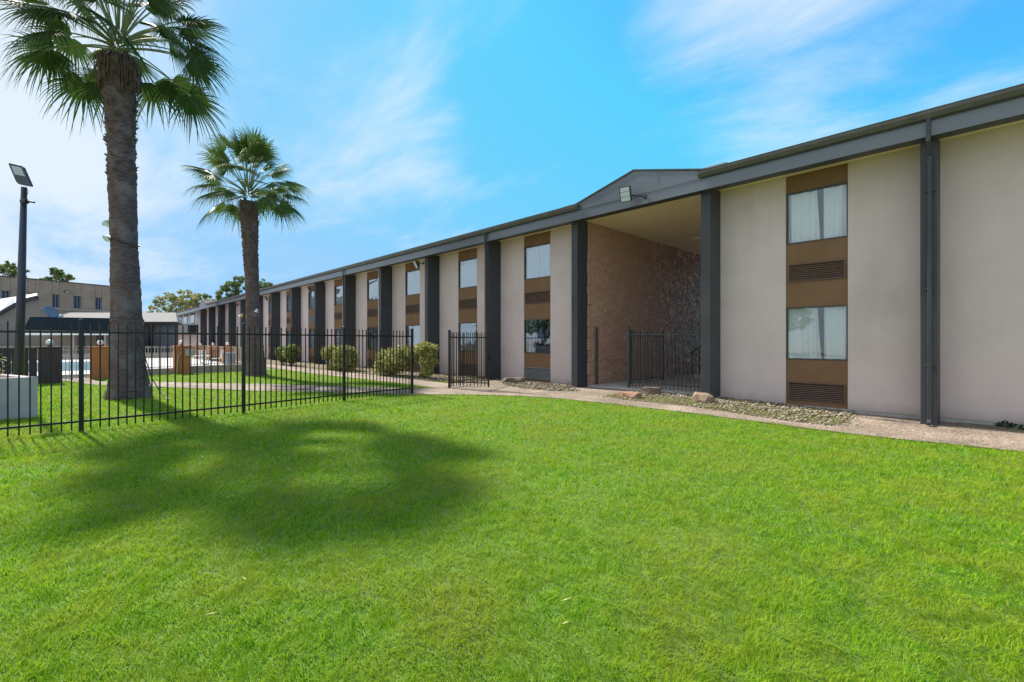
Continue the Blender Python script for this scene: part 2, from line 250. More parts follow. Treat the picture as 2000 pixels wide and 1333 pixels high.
# ------------------------------------------------------------------ helpers
class MB:
    def __init__(s): s.v = []; s.f = []; s.mi = []
    def add(s, vs, fs, mi=0):
        n = len(s.v); s.v += [tuple(p) for p in vs]; s.f += [tuple(i + n for i in f) for f in fs]; s.mi += [mi] * len(fs); return s
    def box(s, x0, x1, y0, y1, z0, z1, mi=0):
        return s.add([(x0, y0, z0), (x1, y0, z0), (x1, y1, z0), (x0, y1, z0), (x0, y0, z1), (x1, y0, z1), (x1, y1, z1), (x0, y1, z1)],
                     [(0, 3, 2, 1), (4, 5, 6, 7), (0, 1, 5, 4), (1, 2, 6, 5), (2, 3, 7, 6), (3, 0, 4, 7)], mi)
    def obox(s, c, ax, ay, az, mi=0):       # oriented box: centre + three half-extent vectors
        c, ax, ay, az = map(Vector, (c, ax, ay, az))
        vs = [c + i * ax + j * ay + k * az for k in (-1, 1) for i, j in ((-1, -1), (1, -1), (1, 1), (-1, 1))]
        return s.add(vs, [(0, 3, 2, 1), (4, 5, 6, 7), (0, 1, 5, 4), (1, 2, 6, 5), (2, 3, 7, 6), (3, 0, 4, 7)], mi)
    def bar(s, p, q, w_, h=None, mi=0, up=(0, 0, 1)):
        p, q = Vector(p), Vector(q); d = q - p; u = Vector(up)
        if abs(d.normalized().dot(u)) > .99: u = Vector((1, 0, 0))
        x = d.cross(u).normalized(); y = x.cross(d).normalized(); h = h or w_
        return s.obox((p + q) / 2, x * w_ / 2, d / 2, y * h / 2, mi)
    def tube(s, pts, rad, n=8, mi=0, cap=True):
        pts = [Vector(p) for p in pts]; rad = rad if isinstance(rad, (list, tuple)) else [rad] * len(pts)
        base = len(s.v); prev = None
        for i, p in enumerate(pts):
            d = (pts[min(i + 1, len(pts) - 1)] - pts[max(i - 1, 0)]).normalized()
            u = Vector((0, 0, 1)) if abs(d.z) < .95 else Vector((1, 0, 0))
            if prev is not None: u = prev
            x = d.cross(u).normalized() if prev is None else (prev - d * prev.dot(d)).normalized()
            prev = x; y = d.cross(x)
            for k in range(n):
                a = 2 * math.pi * k / n; s.v.append(tuple(p + (x * math.cos(a) + y * math.sin(a)) * rad[i]))
        for i in range(len(pts) - 1):
            for k in range(n):
                a = base + i * n + k; b_ = base + i * n + (k + 1) % n; s.f.append((a, b_, b_ + n, a + n)); s.mi.append(mi)
        if cap:
            s.f.append(tuple(base + k for k in range(n))[::-1]); s.f.append(tuple(base + (len(pts) - 1) * n + k for k in range(n))); s.mi += [mi, mi]
        return s
    def lathe(s, c, prof, n=20, mi=0):
        c = Vector(c); base = len(s.v)
        for r_, z in prof:
            for k in range(n):
                a = 2 * math.pi * k / n; s.v.append((c.x + r_ * math.cos(a), c.y + r_ * math.sin(a), c.z + z))
        for i in range(len(prof) - 1):
            for k in range(n):
                a = base + i * n + k; b_ = base + i * n + (k + 1) % n; s.f.append((a, b_, b_ + n, a + n)); s.mi.append(mi)
        return s
    def prism(s, poly, ext, mi=0):          # extrude a polygon (3-D points) along ext
        ext = Vector(ext); p = [Vector(q) for q in poly]; n = len(p)
        return s.add(p + [q + ext for q in p], [tuple(range(n))[::-1], tuple(range(n, 2 * n))] + [(i, (i + 1) % n, (i + 1) % n + n, i + n) for i in range(n)], mi)
    def build(s, name, mats, parent=None, smooth=False, bevel=0, loc=None):
        me = bpy.data.meshes.new(name); me.from_pydata(s.v, [], s.f)
        mats = mats if isinstance(mats, (list, tuple)) else [mats]
        for m in mats: me.materials.append(m)
        if len(mats) > 1: me.polygons.foreach_set('material_index', s.mi)
        me.update()
        bm = bmesh.new(); bm.from_mesh(me); bmesh.ops.recalc_face_normals(bm, faces=bm.faces); bm.to_mesh(me); bm.free()
        if smooth: me.polygons.foreach_set('use_smooth', [True] * len(me.polygons))
        o = bpy.data.objects.new(name, me); col.objects.link(o)
        if parent:
            o.parent = parent; o.matrix_parent_inverse = Matrix.Translation(-parent.location)
        if bevel:
            b_ = o.modifiers.new('bevel', 'BEVEL'); b_.width = bevel; b_.segments = 2; b_.limit_method = 'ANGLE'
        return o
def tag(o, label=None, cat=None, group=None, kind=None):
    if label: o['label'] = label
    if cat: o['category'] = cat
    if group: o['group'] = group
    if kind: o['kind'] = kind
    return o
def empty(name, loc, label, cat, group=None):
    o = bpy.data.objects.new(name, None); col.objects.link(o); o.location = loc; o.empty_display_size = .2
    return tag(o, label, cat, group)
def npmesh(name, verts, faces_flat, loop_tot, mats, smooth=False, parent=None, attr=None):
    me = bpy.data.meshes.new(name); nv = len(verts); nf = len(loop_tot)
    me.vertices.add(nv); me.vertices.foreach_set('co', verts.astype(np.float32).ravel())
    me.loops.add(len(faces_flat)); me.loops.foreach_set('vertex_index', faces_flat.astype(np.int32))
    me.polygons.add(nf); st = np.concatenate([[0], np.cumsum(loop_tot)[:-1]]).astype(np.int32)
    me.polygons.foreach_set('loop_start', st); me.polygons.foreach_set('loop_total', loop_tot.astype(np.int32))
    for m in (mats if isinstance(mats, (list, tuple)) else [mats]): me.materials.append(m)
    me.update(calc_edges=True); me.validate()
    if smooth: me.polygons.foreach_set('use_smooth', [True] * len(me.polygons))
    if attr is not None:
        a = me.attributes.new(attr[0], 'FLOAT', 'POINT'); a.data.foreach_set('value', attr[1].astype(np.float32))
    o = bpy.data.objects.new(name, me); col.objects.link(o)
    if parent: o.parent = parent; o.matrix_parent_inverse = Matrix.Translation(-parent.location)
    return o
def copy_tree(o, parent=None, loc=None):
    c = o.copy(); col.objects.link(c)
    if parent: c.parent = parent
    if loc: c.location = loc
    for ch in [x for x in bpy.data.objects if x.parent == o]: copy_tree(ch, c)
    return c
def sstep(a, b_, x): 
    t_ = np.clip((x - a) / (b_ - a), 0, 1); return t_ * t_ * (3 - 2 * t_)
def gz(X, Y):                                # the ground drops a hand's breadth towards the right end of the motel
    return -0.10 * sstep(-4.8, -1.0, np.asarray(X, float)) * sstep(4.0, 9.0, np.asarray(Y, float))
def inpoly(P, poly):
    x, y = P[:, 0], P[:, 1]; r_ = np.zeros(len(P), bool); n = len(poly)
    for i in range(n):
        x0, y0 = poly[i]; x1, y1 = poly[(i + 1) % n]
        if y0 == y1: continue
        c = ((y0 > y) != (y1 > y)) & (x < (x1 - x0) * (y - y0) / (y1 - y0) + x0); r_ ^= c
    return r_

# ------------------------------------------------------------------ ground, paths, beds
W = 12.1                                    # the motel's wall line (Y)
WALK_IN = [(14, 9.8), (8, 9.75), (3, 9.7), (0.3, 9.63), (-1.2, 9.45), (-2.7, 9.27), (-4.0, 9.15), (-5.36, 9.09), (-6.5, 9.08), (-7.52, 9.02), (-8.6, 8.7), (-9.46, 8.19), (-10.23, 7.57), (-10.91, 6.87), (-11.55, 6.39), (-13.27, 5.35), (-14.92, 4.03), (-16.86, 3.0), (-18.67, 2.03), (-21.07, .62), (-25.3, -.35)]
BR_FAR = [(-25.3, .62), (-22.3, .92), (-21.5, 2.0), (-19.13, 3.4), (-17.44, 4.71), (-15.6, 5.81), (-14.27, 6.69), (-12.4, 7.69), (-11.75, 8.25)]
WALK_FAR_S = [(-11.75, 8.25), (-13.4, 8.36), (-16.0, 8.3), (-20.8, 8.05), (-29.1, 8.3), (-60, 8.3)]
WALK_N = [(-60, 9.6), (-33, 9.6), (-24.4, 9.5), (-18.3, 9.62), (-14.4, 9.5), (-12.8, 9.5)]
PAVE = WALK_IN + BR_FAR + WALK_FAR_S[1:] + [(-60, 9.6)] + WALK_N[1:] + [(-12.8, W), (14, W)]
def sheet(name, x0, x1, y0, y1, step, m, dz=0.0, kind='structure', clip=None):
    xs = np.arange(x0, x1 + step / 2, step); ys = np.arange(y0, y1 + step / 2, step)
    X, Y = np.meshgrid(xs, ys, indexing='ij'); V = np.stack([X, Y, gz(X, Y) + dz], -1).reshape(-1, 3)
    i, j = np.meshgrid(np.arange(len(xs) - 1), np.arange(len(ys) - 1), indexing='ij'); a = (i * len(ys) + j).ravel()
    F = np.stack([a, a + len(ys), a + len(ys) + 1, a + 1], 1)
    o = npmesh(name, V, F.ravel(), np.full(len(F), 4), m); o['kind'] = kind; return o
sheet('lawn_ground', -60, 14, -14, 26, .5, lawnm)
far = MB(); B = 900
far.box(-B, B, -B, B, -.6, -.12); o = far.build('ground', dirtm); o['kind'] = 'structure'
def poly_sheet(name, poly, m, top=.02, thick=.08, sub=0.5, kind='structure'):
    bm = bmesh.new(); vs = [bm.verts.new((x, y, 0)) for x, y in poly]; f = bm.faces.new(vs)
    bmesh.ops.triangulate(bm, faces=[f])
    for ax in (0, 1):
        lo = min(p[ax] for p in poly); hi = max(p[ax] for p in poly); k = math.ceil(lo)
        while k < hi:
            if ax == 0 and (k < -12 and k % 4): k += 1; continue
            n_ = Vector((1, 0, 0)) if ax == 0 else Vector((0, 1, 0))
            bmesh.ops.bisect_plane(bm, geom=bm.verts[:] + bm.edges[:] + bm.faces[:], plane_co=n_ * k, plane_no=n_); k += 1
    for v in bm.verts: v.co.z = float(gz(v.co.x, v.co.y)) + top
    ex = bmesh.ops.extrude_face_region(bm, geom=bm.faces[:])
    for v in ex['geom']:
        if isinstance(v, bmesh.types.BMVert): v.co.z -= thick
    bmesh.ops.recalc_face_normals(bm, faces=bm.faces)
    me = bpy.data.meshes.new(name); bm.to_mesh(me); bm.free(); me.materials.append(m)
    o = bpy.data.objects.new(name, me); col.objects.link(o); o['kind'] = kind; return o
poly_sheet('walkway', PAVE, walkm)

BED1 = [(-12.75, 9.75), (-11.0, 9.85), (-10.2, 9.7), (-9.3, 9.95), (-8.5, 10.2), (-8.2, 10.7), (-8.9, 11.4), (-9.4, 12.05), (-11.0, 12.05), (-12.7, 12.05)]
BED1 = [(-12.0, 11.2), (-11.2, 10.5), (-10.0, 10.1), (-9.0, 10.2), (-8.35, 10.7), (-9.0, 11.4), (-9.4, 12.06), (-12.6, 12.06), (-12.5, 11.5)]
BED2 = [(-6.95, 10.15), (-6.3, 9.95), (-4.8, 10.0), (-3.57, 9.85), (-2.7, 9.82), (-2.05, 9.95), (-1.9, 10.6), (-2.0, 11.3), (-2.0, 12.06), (-6.9, 12.06), (-7.0, 11.0)]
BED3 = [(-60, 9.7), (-30, 9.7), (-24.4, 9.6), (-18.3, 9.72), (-15.8, 9.5), (-14.4, 9.62), (-12.85, 9.9), (-13.0, 12.06), (-60, 12.06)]
BED4 = [(-.45, 11.75), (3, 11.7), (12, 11.7), (12, 12.06), (-.45, 12.06)]
for n_, p_, t_ in (('planting_bed', BED1, .032), ('planting_bed', BED2, .032), ('planting_bed', BED3, .035), ('planting_bed', BED4, .04)):
    poly_sheet(n_, p_, soil, top=t_, thick=.06)

def sample(poly, n, r_=rng):
    P = np.array(poly); lo = P.min(0); hi = P.max(0); out = np.zeros((0, 2))
    while len(out) < n:
        q = r_.uniform(lo, hi, (n * 2, 2)); out = np.concatenate([out, q[inpoly(q, poly)]])
    return out[:n]
def blades(name, P, z0, h, wd, lean, m, kind='stuff', label=None, cat=None, comb=None):
    """P: n x 2 points; z0,h,wd,lean arrays; each blade a bent tapering strip of 3 faces"""
    n = len(P); az = rng.uniform(0, 2 * np.pi, n); la = rng.uniform(0, 2 * np.pi, n)
    if comb is not None: la = comb + rng.normal(0, .9, n)
    wx, wy = np.cos(az) * wd / 2, np.sin(az) * wd / 2; lx, ly = np.cos(la) * lean, np.sin(la) * lean
    V = np.zeros((n, 5, 3)); b0 = np.stack([P[:, 0], P[:, 1], z0], 1)
    for k, (f, wf) in enumerate(((0, 1), (.55, .75))):
        off = np.stack([lx * f * f, ly * f * f, h * f], 1); wv = np.stack([wx * wf, wy * wf, 0 * wx], 1)
        V[:, 2 * k] = b0 + off - wv; V[:, 2 * k + 1] = b0 + off + wv
    V[:, 4] = b0 + np.stack([lx, ly, h * .93], 1)
    base = (np.arange(n) * 5)[:, None]
    F = np.concatenate([base + np.array([[0, 1, 3, 2]]), base + np.array([[2, 3, 4]])], 1)
    tot = np.tile([4, 3], n)
    o = npmesh(name, V.reshape(-1, 3), F.ravel(), tot, m, smooth=False); o['kind'] = kind
    if label: tag(o, label, cat)
    return o
# grass: thinner and coarser with distance from where one stands, on the lawns only
def grass_points(total):
    out = []
    Z = np.exp(rng.uniform(math.log(1.3), math.log(32), total)); T = rng.uniform(-1.32, 1.32, total)
    X = (-s_ + T * c_) * Z; Y = (c_ + T * s_) * Z
    P = np.stack([X, Y], 1)
    bad = inpoly(P, PAVE)
    for q in (BED1, BED2, BED3, BED4): bad |= inpoly(P, q)
    bad |= (Y > 9.85) | (X < -25.3)
    bad |= inpoly(P, [(-12.68, -.34), (-12.8, -3.0), (-14.9, -3.7), (-14.8, -1.1)])
    k = ~bad; return P[k], Z[k]
P, Z = grass_points(640000)
nz = np.array([mnoise.noise(Vector((x * 1.7, y * 1.7, 0))) for x, y in P])
nf = np.array([mnoise.noise(Vector((x * 7.5, y * 7.5, 3))) for x, y in P])
nc = np.array([mnoise.noise(Vector((x * 4.5, y * 4.5, 9))) for x, y in P])
h = (0.027 + .0032 * np.minimum(Z, 8)) * rng.uniform(.5, 1.3, len(P)) * (1 + .3 * nz + .4 * nf)
wd = .0011 * Z * rng.uniform(.6, 1.3, len(P)) + .0014
blades('grass', P, gz(P[:, 0], P[:, 1]) - .003, h, wd, h * rng.uniform(.25, 1.3, len(P)), grassm, comb=nc * 6)
P = sample([(-8, -3), (4, 3), (4, 9), (-9, 9), (-11, 4)], 70)
straw = MB()
for x, y in P:
    a = rnd.uniform(0, 6.3); L = rnd.uniform(.02, .05); z = float(gz(x, y)) + rnd.uniform(.028, .042); d = Vector((math.cos(a), math.sin(a), rnd.uniform(-.1, .3))) * L
    s2 = Vector((-math.sin(a), math.cos(a), 0)) * rnd.uniform(.002, .005); c = Vector((x, y, z))
    straw.add([c - d, c + s2, c + d, c - s2], [(0, 1, 2, 3)])
o = straw.build('fallen_straw', mat('straw', (.55, .47, .2), .8)); o['kind'] = 'stuff'
# gravel and dry weeds in the beds
def gravel(name, spots, m=pebm):
    V = []; F = []; ico = bmesh.new(); bmesh.ops.create_icosphere(ico, subdivisions=1, radius=1); iv = np.array([v.co[:] for v in ico.verts]); fi = np.array([[v.index for v in f.verts] for f in ico.faces]); ico.free()
    for k, (x, y, z, s) in enumerate(spots):
        sc = np.array([s * rnd.uniform(.7, 1.4), s * rnd.uniform(.6, 1.1), s * rnd.uniform(.3, .6)]); a = rnd.uniform(0, 6.3); q = iv * rng.uniform(.75, 1.2, (len(iv), 1)) * sc
        q = np.stack([q[:, 0] * math.cos(a) - q[:, 1] * math.sin(a), q[:, 0] * math.sin(a) + q[:, 1] * math.cos(a), q[:, 2] + .25 * q[:, 0] * rnd.uniform(-1, 1)], 1)
        V.append(q + np.array([x, y, z])); F.append(fi + k * len(iv))
    V = np.concatenate(V); F = np.concatenate(F); o = npmesh(name, V, F.ravel(), np.full(len(F), 3), m); o['kind'] = 'stuff'; return o
sp = []
for poly, n_, zt in ((BED1, 900, .05), (BED2, 1300, .05), (BED3[:], 0, .05)):
    if n_:
        for x, y in sample(poly, n_):
            if poly is BED2 and x < -4.6 and y < 10.9 and rnd.random() < .75: continue
            hump = .09 * math.exp(-((x + 10.0) / 1.0) ** 2 - ((y - 10.9) / .6) ** 2) if poly is BED1 else 0
            sp.append((x, y, float(gz(x, y)) + zt + hump * rnd.random(), rnd.uniform(.018, .045)))
for poly, n_ in ((BED1, 260), (BED2, 420)):          # stones and litter spilled over the bed's edge
    cen = np.mean(poly, axis=0)
    for _k in range(n_):
        i = rnd.randrange(len(poly)); a_, b3 = np.array(poly[i]), np.array(poly[(i + 1) % len(poly)]); q_ = a_ + (b3 - a_) * rnd.random(); q_ = q_ + (cen - q_) * rnd.gauss(0.0, .05)
        if q_[1] < 11.8: sp.append((q_[0], q_[1], float(gz(*q_)) + .03, rnd.uniform(.008, .03)))
gravel('gravel', sp)
PB = np.concatenate([sample([(-17.5, 9.6), (-12.9, 9.7), (-13, 12), (-17.5, 12)], 500), sample([(-26, 9.7), (-18, 9.8), (-18, 12), (-26, 12)], 350)])
gravel('gravel', [(x, y, .045, rnd.uniform(.015, .06)) for x, y in PB])
for poly, n_, hh_ in ((BED1, 2600, .05), (BED2, 13000, .06), ([(-17.5, 9.6), (-12.9, 9.8), (-13, 12), (-17.5, 12)], 900, .07), (BED4, 0, .1)):
    if not n_: continue
    P = sample(poly, n_)
    if poly is BED2: P = P[(rng.random(len(P)) < np.clip(.3 + .9 * (11.1 - P[:, 1]), .16, 1))]
    if poly in (BED1, BED2): P = P + (P - np.mean(poly, axis=0)) * rng.normal(0.02, .03, (len(P), 1)); P = P[P[:, 1] < 12.05]
    if poly is BED1: P = P[(rng.random(len(P)) < np.clip(.2 + 1.2 * (10.7 - P[:, 1]) + .5 * (P[:, 0] < -10.8), .08, 1))]
    n = len(P); blades('dry_weeds', P, gz(P[:, 0], P[:, 1]) + .028, rng.uniform(.3, 1.2, n) * hh_, rng.uniform(.006, .014, n), rng.uniform(.02, .07, n), weedm)

def rock(name, c, size, m, label, seed, rz=0, sub=2, flat=1.0):
    bm = bmesh.new(); bmesh.ops.create_icosphere(bm, subdivisions=sub, radius=1)
    for v in bm.verts:
        p = v.co.normalized(); q = p * (1 + .36 * mnoise.noise(p * 1.5 + Vector((seed, 0, 0))) + .20 * mnoise.noise(p * 4 + Vector((0, seed, 0))))
        mxx = max(abs(q.x), abs(q.y), abs(q.z)); q = q * (1 - flat * .4 * (1 - mxx / 1.0))
        q = Vector((math.copysign(min(abs(q.x), .72), q.x), math.copysign(min(abs(q.y), .75), q.y), math.copysign(min(abs(q.z), .6 + .1 * mnoise.noise(q * 2)), q.z)))
        v.co = Vector((q.x * size[0], q.y * size[1], q.z * size[2]))
    me = bpy.data.meshes.new(name); bm.to_mesh(me); bm.free(); me.materials.append(m)
    o = bpy.data.objects.new(name, me); col.objects.link(o); o.location = c; o.rotation_euler = (rnd.uniform(-.1, .1), rnd.uniform(-.1, .1), rz)
    return tag(o, label, 'rock', 'rocks edging the gravel beds')
rock('rock', (-11.35, 11.05, .14), (.62, .2, .15), rockdark, 'dark flat slab of rock propped at the end of the gravel mound', 3, R(15))
rock('rock', (-6.35, 10.35, .10), (.38, .22, .12), rockred, 'reddish flat rock at the corner of the weedy bed', 5, R(-10))
rock('rock', (-6.35, 11.35, .11), (.38, .14, .21), rockdark, 'squared brown block of rock standing against the black bars', 8, R(5))
rock('rock', (-4.68, 10.75, .11), (.36, .22, .23), rockbrown, 'big tan angular boulder in front of the charcoal fin', 13, R(-20))

# ------------------------------------------------------------------ the motel
motel = empty('motel_building', (-30, 12.1, 0), 'long two storey motel wing of pale stucco bays with charcoal fins and brown window strips', 'motel')
FX = [3.46, -0.68, -4.82, -8.94, -13.13, -17.18, -21.35, -25.48, -29.80, -34.06, -38.45, -42.76, -47.0, -51.3, -55.6, -59.9, -64.2]
FW, FY = .24, 11.47
STR = {1: (-3.33 + 4.82, -2.14 + 4.82), 3: (1.24, 2.53), 4: (1.36, 2.62), 5: (1.26, 2.56), 6: (1.37, 2.65), 7: (1.33, 2.55)}
pane_i = 0
def zf(X): return float(gz(X, 11.5)) - .05
wins = []
def bay(xl, xr, strip, k):
    a, b_ = xl + strip[0], xl + strip[1]
    MB().box(xl - .01, a, W, W + .3, 0, 5.32).build('wall', stucco, motel); MB().box(b_, xr, W, W + .3, 0, 5.32).build('wall', stucco, motel)
    y0, y1 = W + .035, W + .16
    # brown strip in pieces round the two openings and the two grilles
    wu, wl, vu, vl = (3.71, 4.90), (1.04, 2.25), (2.83, 3.24), (.12, .53)
    e = .03
    for zz0, v0, v1, zz1 in ((-.02, *vl, wl[0]), (wl[1], *vu, wu[0])):
        p = MB(); p.box(a, b_, y0, y1, zz0, v0); p.box(a, b_, y0, y1, v1, zz1); p.box(a, a + .05, y0, y1, v0 - .001, v1 + .001); p.box(b_ - .05, b_, y0, y1, v0 - .001, v1 + .001); p.build('panel', brown, motel)
    MB().box(a, b_, y0, y1, wu[1], 5.31).build('panel', brown, motel)
    for j, (z0, z1) in enumerate((wl, wu)):
        f = MB(); f.box(a, a + e, y0 - .012, y1, z0, z1); f.box(b_ - e, b_, y0 - .012, y1, z0, z1); f.box(a + e, b_ - e, y0 - .012, y1, z0, z0 + e); f.box(a + e, b_ - e, y0 - .012, y1, z1 - e, z1)
        fo = f.build('window', framem, motel)
        g_ = MB(); g_.box(a + e, b_ - e, y0 + .02, y0 + .026, z0 + e, z1 - e); g_.build('pane', glassm, fo)
        kind = rnd.random()
        if k == 1: cfg = 'gap'
        elif k == 3: cfg = 'full' if j else 'dark'
        elif j: cfg = 'full'
        else: cfg = 'full' if kind < .72 else 'dark'
        if cfg == 'dark':
            c = MB(); n = 9
            for q in range(n):
                if k == 3 and q < 3: continue
                x = a + .05 + (b_ - a - .1) * q / n; c.obox((x + .05, y0 + .2, z0 + .14), (.045, .02, 0), (-.004, .006, 0), (0, 0, .12 if k == 3 else .45))
            c.build('blind', blind_m, fo)
        else:
            gaps = {'gap': [(a, a + .50 * (b_ - a), .07), (a + .61 * (b_ - a), b_, -.03)], 'full': [(a, a + .52 * (b_ - a), 0), (a + .50 * (b_ - a), b_, 0)], 'half': [(a, a + .62 * (b_ - a), .06)]}[cfg]
            for (c0, c1, sk) in gaps:
                nx, nzz = 60, 10; V = []; ph = rnd.uniform(0, 9); fr = rnd.uniform(26, 38)
                for i in range(nx):
                    for q in range(nzz):
                        u = i / (nx - 1); v_ = q / (nzz - 1); x = c0 + (c1 - c0) * u; x += sk * (1 - v_) * u
                        amp = .040 * (.5 + .8 * (1 - v_)) 
                        y = y0 + .10 + amp * math.sin(fr * (x - c0) + ph + 1.4 * math.sin(5 * u + ph) + .5 * v_) + .012 * math.sin(11 * u * (1 + .6 * v_) + 2 * ph)
                        V.append((x, y, z0 + (z1 - z0 + .02) * v_ - (.0 if c0 > a else .03 * math.sin(math.pi * u) * v_)))
                F = [(i * nzz + q, (i + 1) * nzz + q, (i + 1) * nzz + q + 1, i * nzz + q + 1) for i in range(nx - 1) for q in range(nzz - 1)]
                MB().add(V, F).build('curtain', curtain_m, fo, smooth=True)
    for j, (z0, z1) in enumerate((vl, vu)):
        m_ = ventgrey if (k == 3 and j == 0) or (k == 8 and j == 1) else ventm
        v = MB(); a2, b2 = a + .05, b_ - .05
        v.box(a2, b2, y0 + .09, y0 + .10, z0, z1, 1)
        v.box(a2, b2, y0 - .03, y0 + .09, z0, z0 + .025); v.box(a2, b2, y0 - .03, y0 + .09, z1 - .025, z1)
        v.box(a2, a2 + .025, y0 - .03, y0 + .09, z0 + .025, z1 - .025); v.box(b2 - .025, b2, y0 - .03, y0 + .09, z0 + .025, z1 - .025)
        n = 9
        for q in range(n):
            z = z0 + .04 + (z1 - z0 - .08) * q / (n - 1)
            v.obox(((a2 + b2) / 2, y0 + .01, z), ((b2 - a2) / 2 - .026, 0, 0), (0, .016, -.010), (0, .004, .0085))
        v.box(a2 + .72 * (b2 - a2), a2 + .75 * (b2 - a2), y0 + .035, y0 + .05, z0 + .03, z1 - .03)
        v.build('vent_grille', [m_, ventdark], motel)
for k in range(len(FX) - 1):
    xr, xl = FX[k] - FW, FX[k + 1]
    if k == 2: continue                                    # the open breezeway
    if k == 1 or True: bay(xl, xr, STR.get(k, (1.34, 2.6)), k)
MB().box(FX[0], 14, W, W + .3, 0, 5.32).build('wall', stucco, motel)
for xx in FX:                                              # wall behind each fin
    if xx not in (-4.82, -8.94): MB().box(xx - FW, xx - .01, W, W + .3, 0, 5.32).build('wall', stucco, motel)
MB().box(-4.82 - FW, -4.83, W, W + .3, 0, 5.32).build('wall', stucco, motel)
MB().box(-66, -64.6, W, W + .3, 0, 5.32).build('wall', stucco, motel)
fnd = MB(); fnd.box(-5.2, 14, W + .012, W + .28, -.3, 0); fnd.box(-66, -8.95, W + .012, W + .28, -.3, 0); fnd.build('foundation', concrete, motel)
inner = MB(); inner.box(-66, -9.25, W + .9, W + 1.0, 0, 5.3); inner.box(-5.0, 14, W + .9, W + 1.0, 0, 5.3); inner.box(-66, -9.25, W + .17, W + .9, 2.55, 2.7); inner.box(-5.0, 14, W + .17, W + .9, 2.55, 2.7)
inner.build('interior_wall', roomm, motel)
for xx in FX:
    f = MB(); f.box(xx - FW, xx, FY, W - .002, zf(xx) - .1, 5.3); f.build('fin', charcoal, motel, bevel=.012)
# eaves: dark boxed beam, slate fascia, soffit, gutters
XL, XR = -66.5, 14
b_ = MB(); b_.box(XL, XR, 11.25, 11.5, 5.155, 5.54); b_.build('eave_beam', charcoal, motel)
f = MB(); f.box(XL, XR, 11.222, 11.25, 5.16, 5.44); f.box(XL, XR, 11.212, 11.25, 5.443, 5.56); f.build('fascia', slate, motel)
f = MB(); f.box(XL, -8.94, 11.5, W + .1, 5.30, 5.34); f.box(-5.2, XR, 11.5, W + .1, 5.30, 5.34); f.build('soffit', soffit_m, motel)
def gutter(x0, x1):
    g_ = MB(); prof = [(11.205, 5.60), (11.205, 5.455), (11.13, 5.455), (11.085, 5.53), (11.085, 5.585), (11.07, 5.60)]
    g_.prism([(x0, y, z) for y, z in prof], (x1 - x0, 0, 0)); g_.build('gutter', gutterm, motel, bevel=.004)
gutter(-4.98, XR); gutter(-59.75, -8.66); gutter(-90, -64.0)
fl = MB(); fl.box(-4.95, -4.35, 11.25, 11.32, 5.60, 5.70); fl.box(-9.3, -8.75, 11.25, 11.32, 5.60, 5.68); fl.build('roof_flashing', ventgrey, motel)
def spout(x, dx=0):
    s2 = MB(); pts = [(x, 11.15, 5.46), (x, 11.15, 5.06), (x + dx, 11.40, 4.86), (x + dx, 11.42, 0.16 + zf(x)), (x + dx, 11.2, .06 + zf(x) + .06)]
    for p, q in zip(pts[:-1], pts[1:]):
        p, q = Vector(p), Vector(q); e_ = (q - p).normalized() * .02; s2.bar(p - e_, q + e_, .062, .055, up=(0, 1, 0.01))
    for z in (4.2, 2.4, 1.0): s2.box(x + dx - .06, x + dx + .06, 11.40, 11.469, z, z + .03)
    s2.build('downspout', charcoal, motel, bevel=.006)
spout(-.785); spout(-12.97, -.22); spout(-25.06, -.5); spout(-54.7)
def gable(cx_, nm):
    hw = 2.02; y = 11.218
    f = MB(); f.prism([(cx_ - hw, y, 5.55), (cx_ + hw, y, 5.55), (cx_ + hw, y, 5.60), (cx_, y, 6.12), (cx_ - hw, y, 5.60)], (0, .06, 0)); f.build('gable', slate, motel)
    s2 = MB(); s2.box(cx_ + .72, cx_ + .735, y - .006, y, 5.57, 5.93); s2.build('gable_seam', slate, motel)
    r_ = MB()
    for sg in (-1, 1):
        r_.prism([(cx_, 11.196, 6.125), (cx_ + sg * (hw + .1), 11.196, 5.585), (cx_ + sg * (hw + .1), 11.196, 5.625), (cx_, 11.196, 6.17)], (0, 8, 0))
    r_.build('gable_roof', darkshingle, motel)
gable(-6.81, 'a'); gable(-61.9, 'b')
r_ = MB(); 
r_.prism([(XL - 26, 11.24, 5.57), (XL - 26, 19, 7.1), (XL - 26, 26.9, 5.5), (XL - 26, 19, 6.9)], (XR - XL + 26, 0, 0)); r_.build('roof', shingle, motel)
# rear and end walls close the block
b_ = MB(); b_.box(XL - 20, -8.94 - .3, 26, 26.3, 0, 5.5); b_.box(-5.0, XR, 26, 26.3, 0, 5.5); b_.box(XR, XR + .3, W, 26.3, -.2, 5.6); b_.build('rear_wall', stucco, motel)
# far section beyond the second gable: upper windows in white panels above a dark awning
f = MB(); f.box(-92, -66.0, W, W + .3, 0, 5.4); f.build('wall', stucco, motel)
f = MB(); f.box(-83, -69.4, W - .06, W - .002, 3.65, 5.3); f.build('window_panel', white, motel)
for x0, x1 in ((-73.3, -70.8), (-78.2, -75.5), (-82.3, -80.0)):
    f = MB(); f.box(x0, x1, W - .10, W - .062, 3.8, 5.1); fo = f.build('window', framem, motel)
    f = MB(); f.box(x0 + .1, x1 - .1, W - .11, W - .102, 3.9, 5.0); f.build('pane', glassm, fo)
f = MB(); f.box(-92, -69, 11.0, W - .003, 2.6, 3.55); f.build('awning', darkdoor, motel)
f = MB(); f.box(-92, -64, 11.25, 11.5, 5.1, 5.5); f.build('fascia', slate, motel)

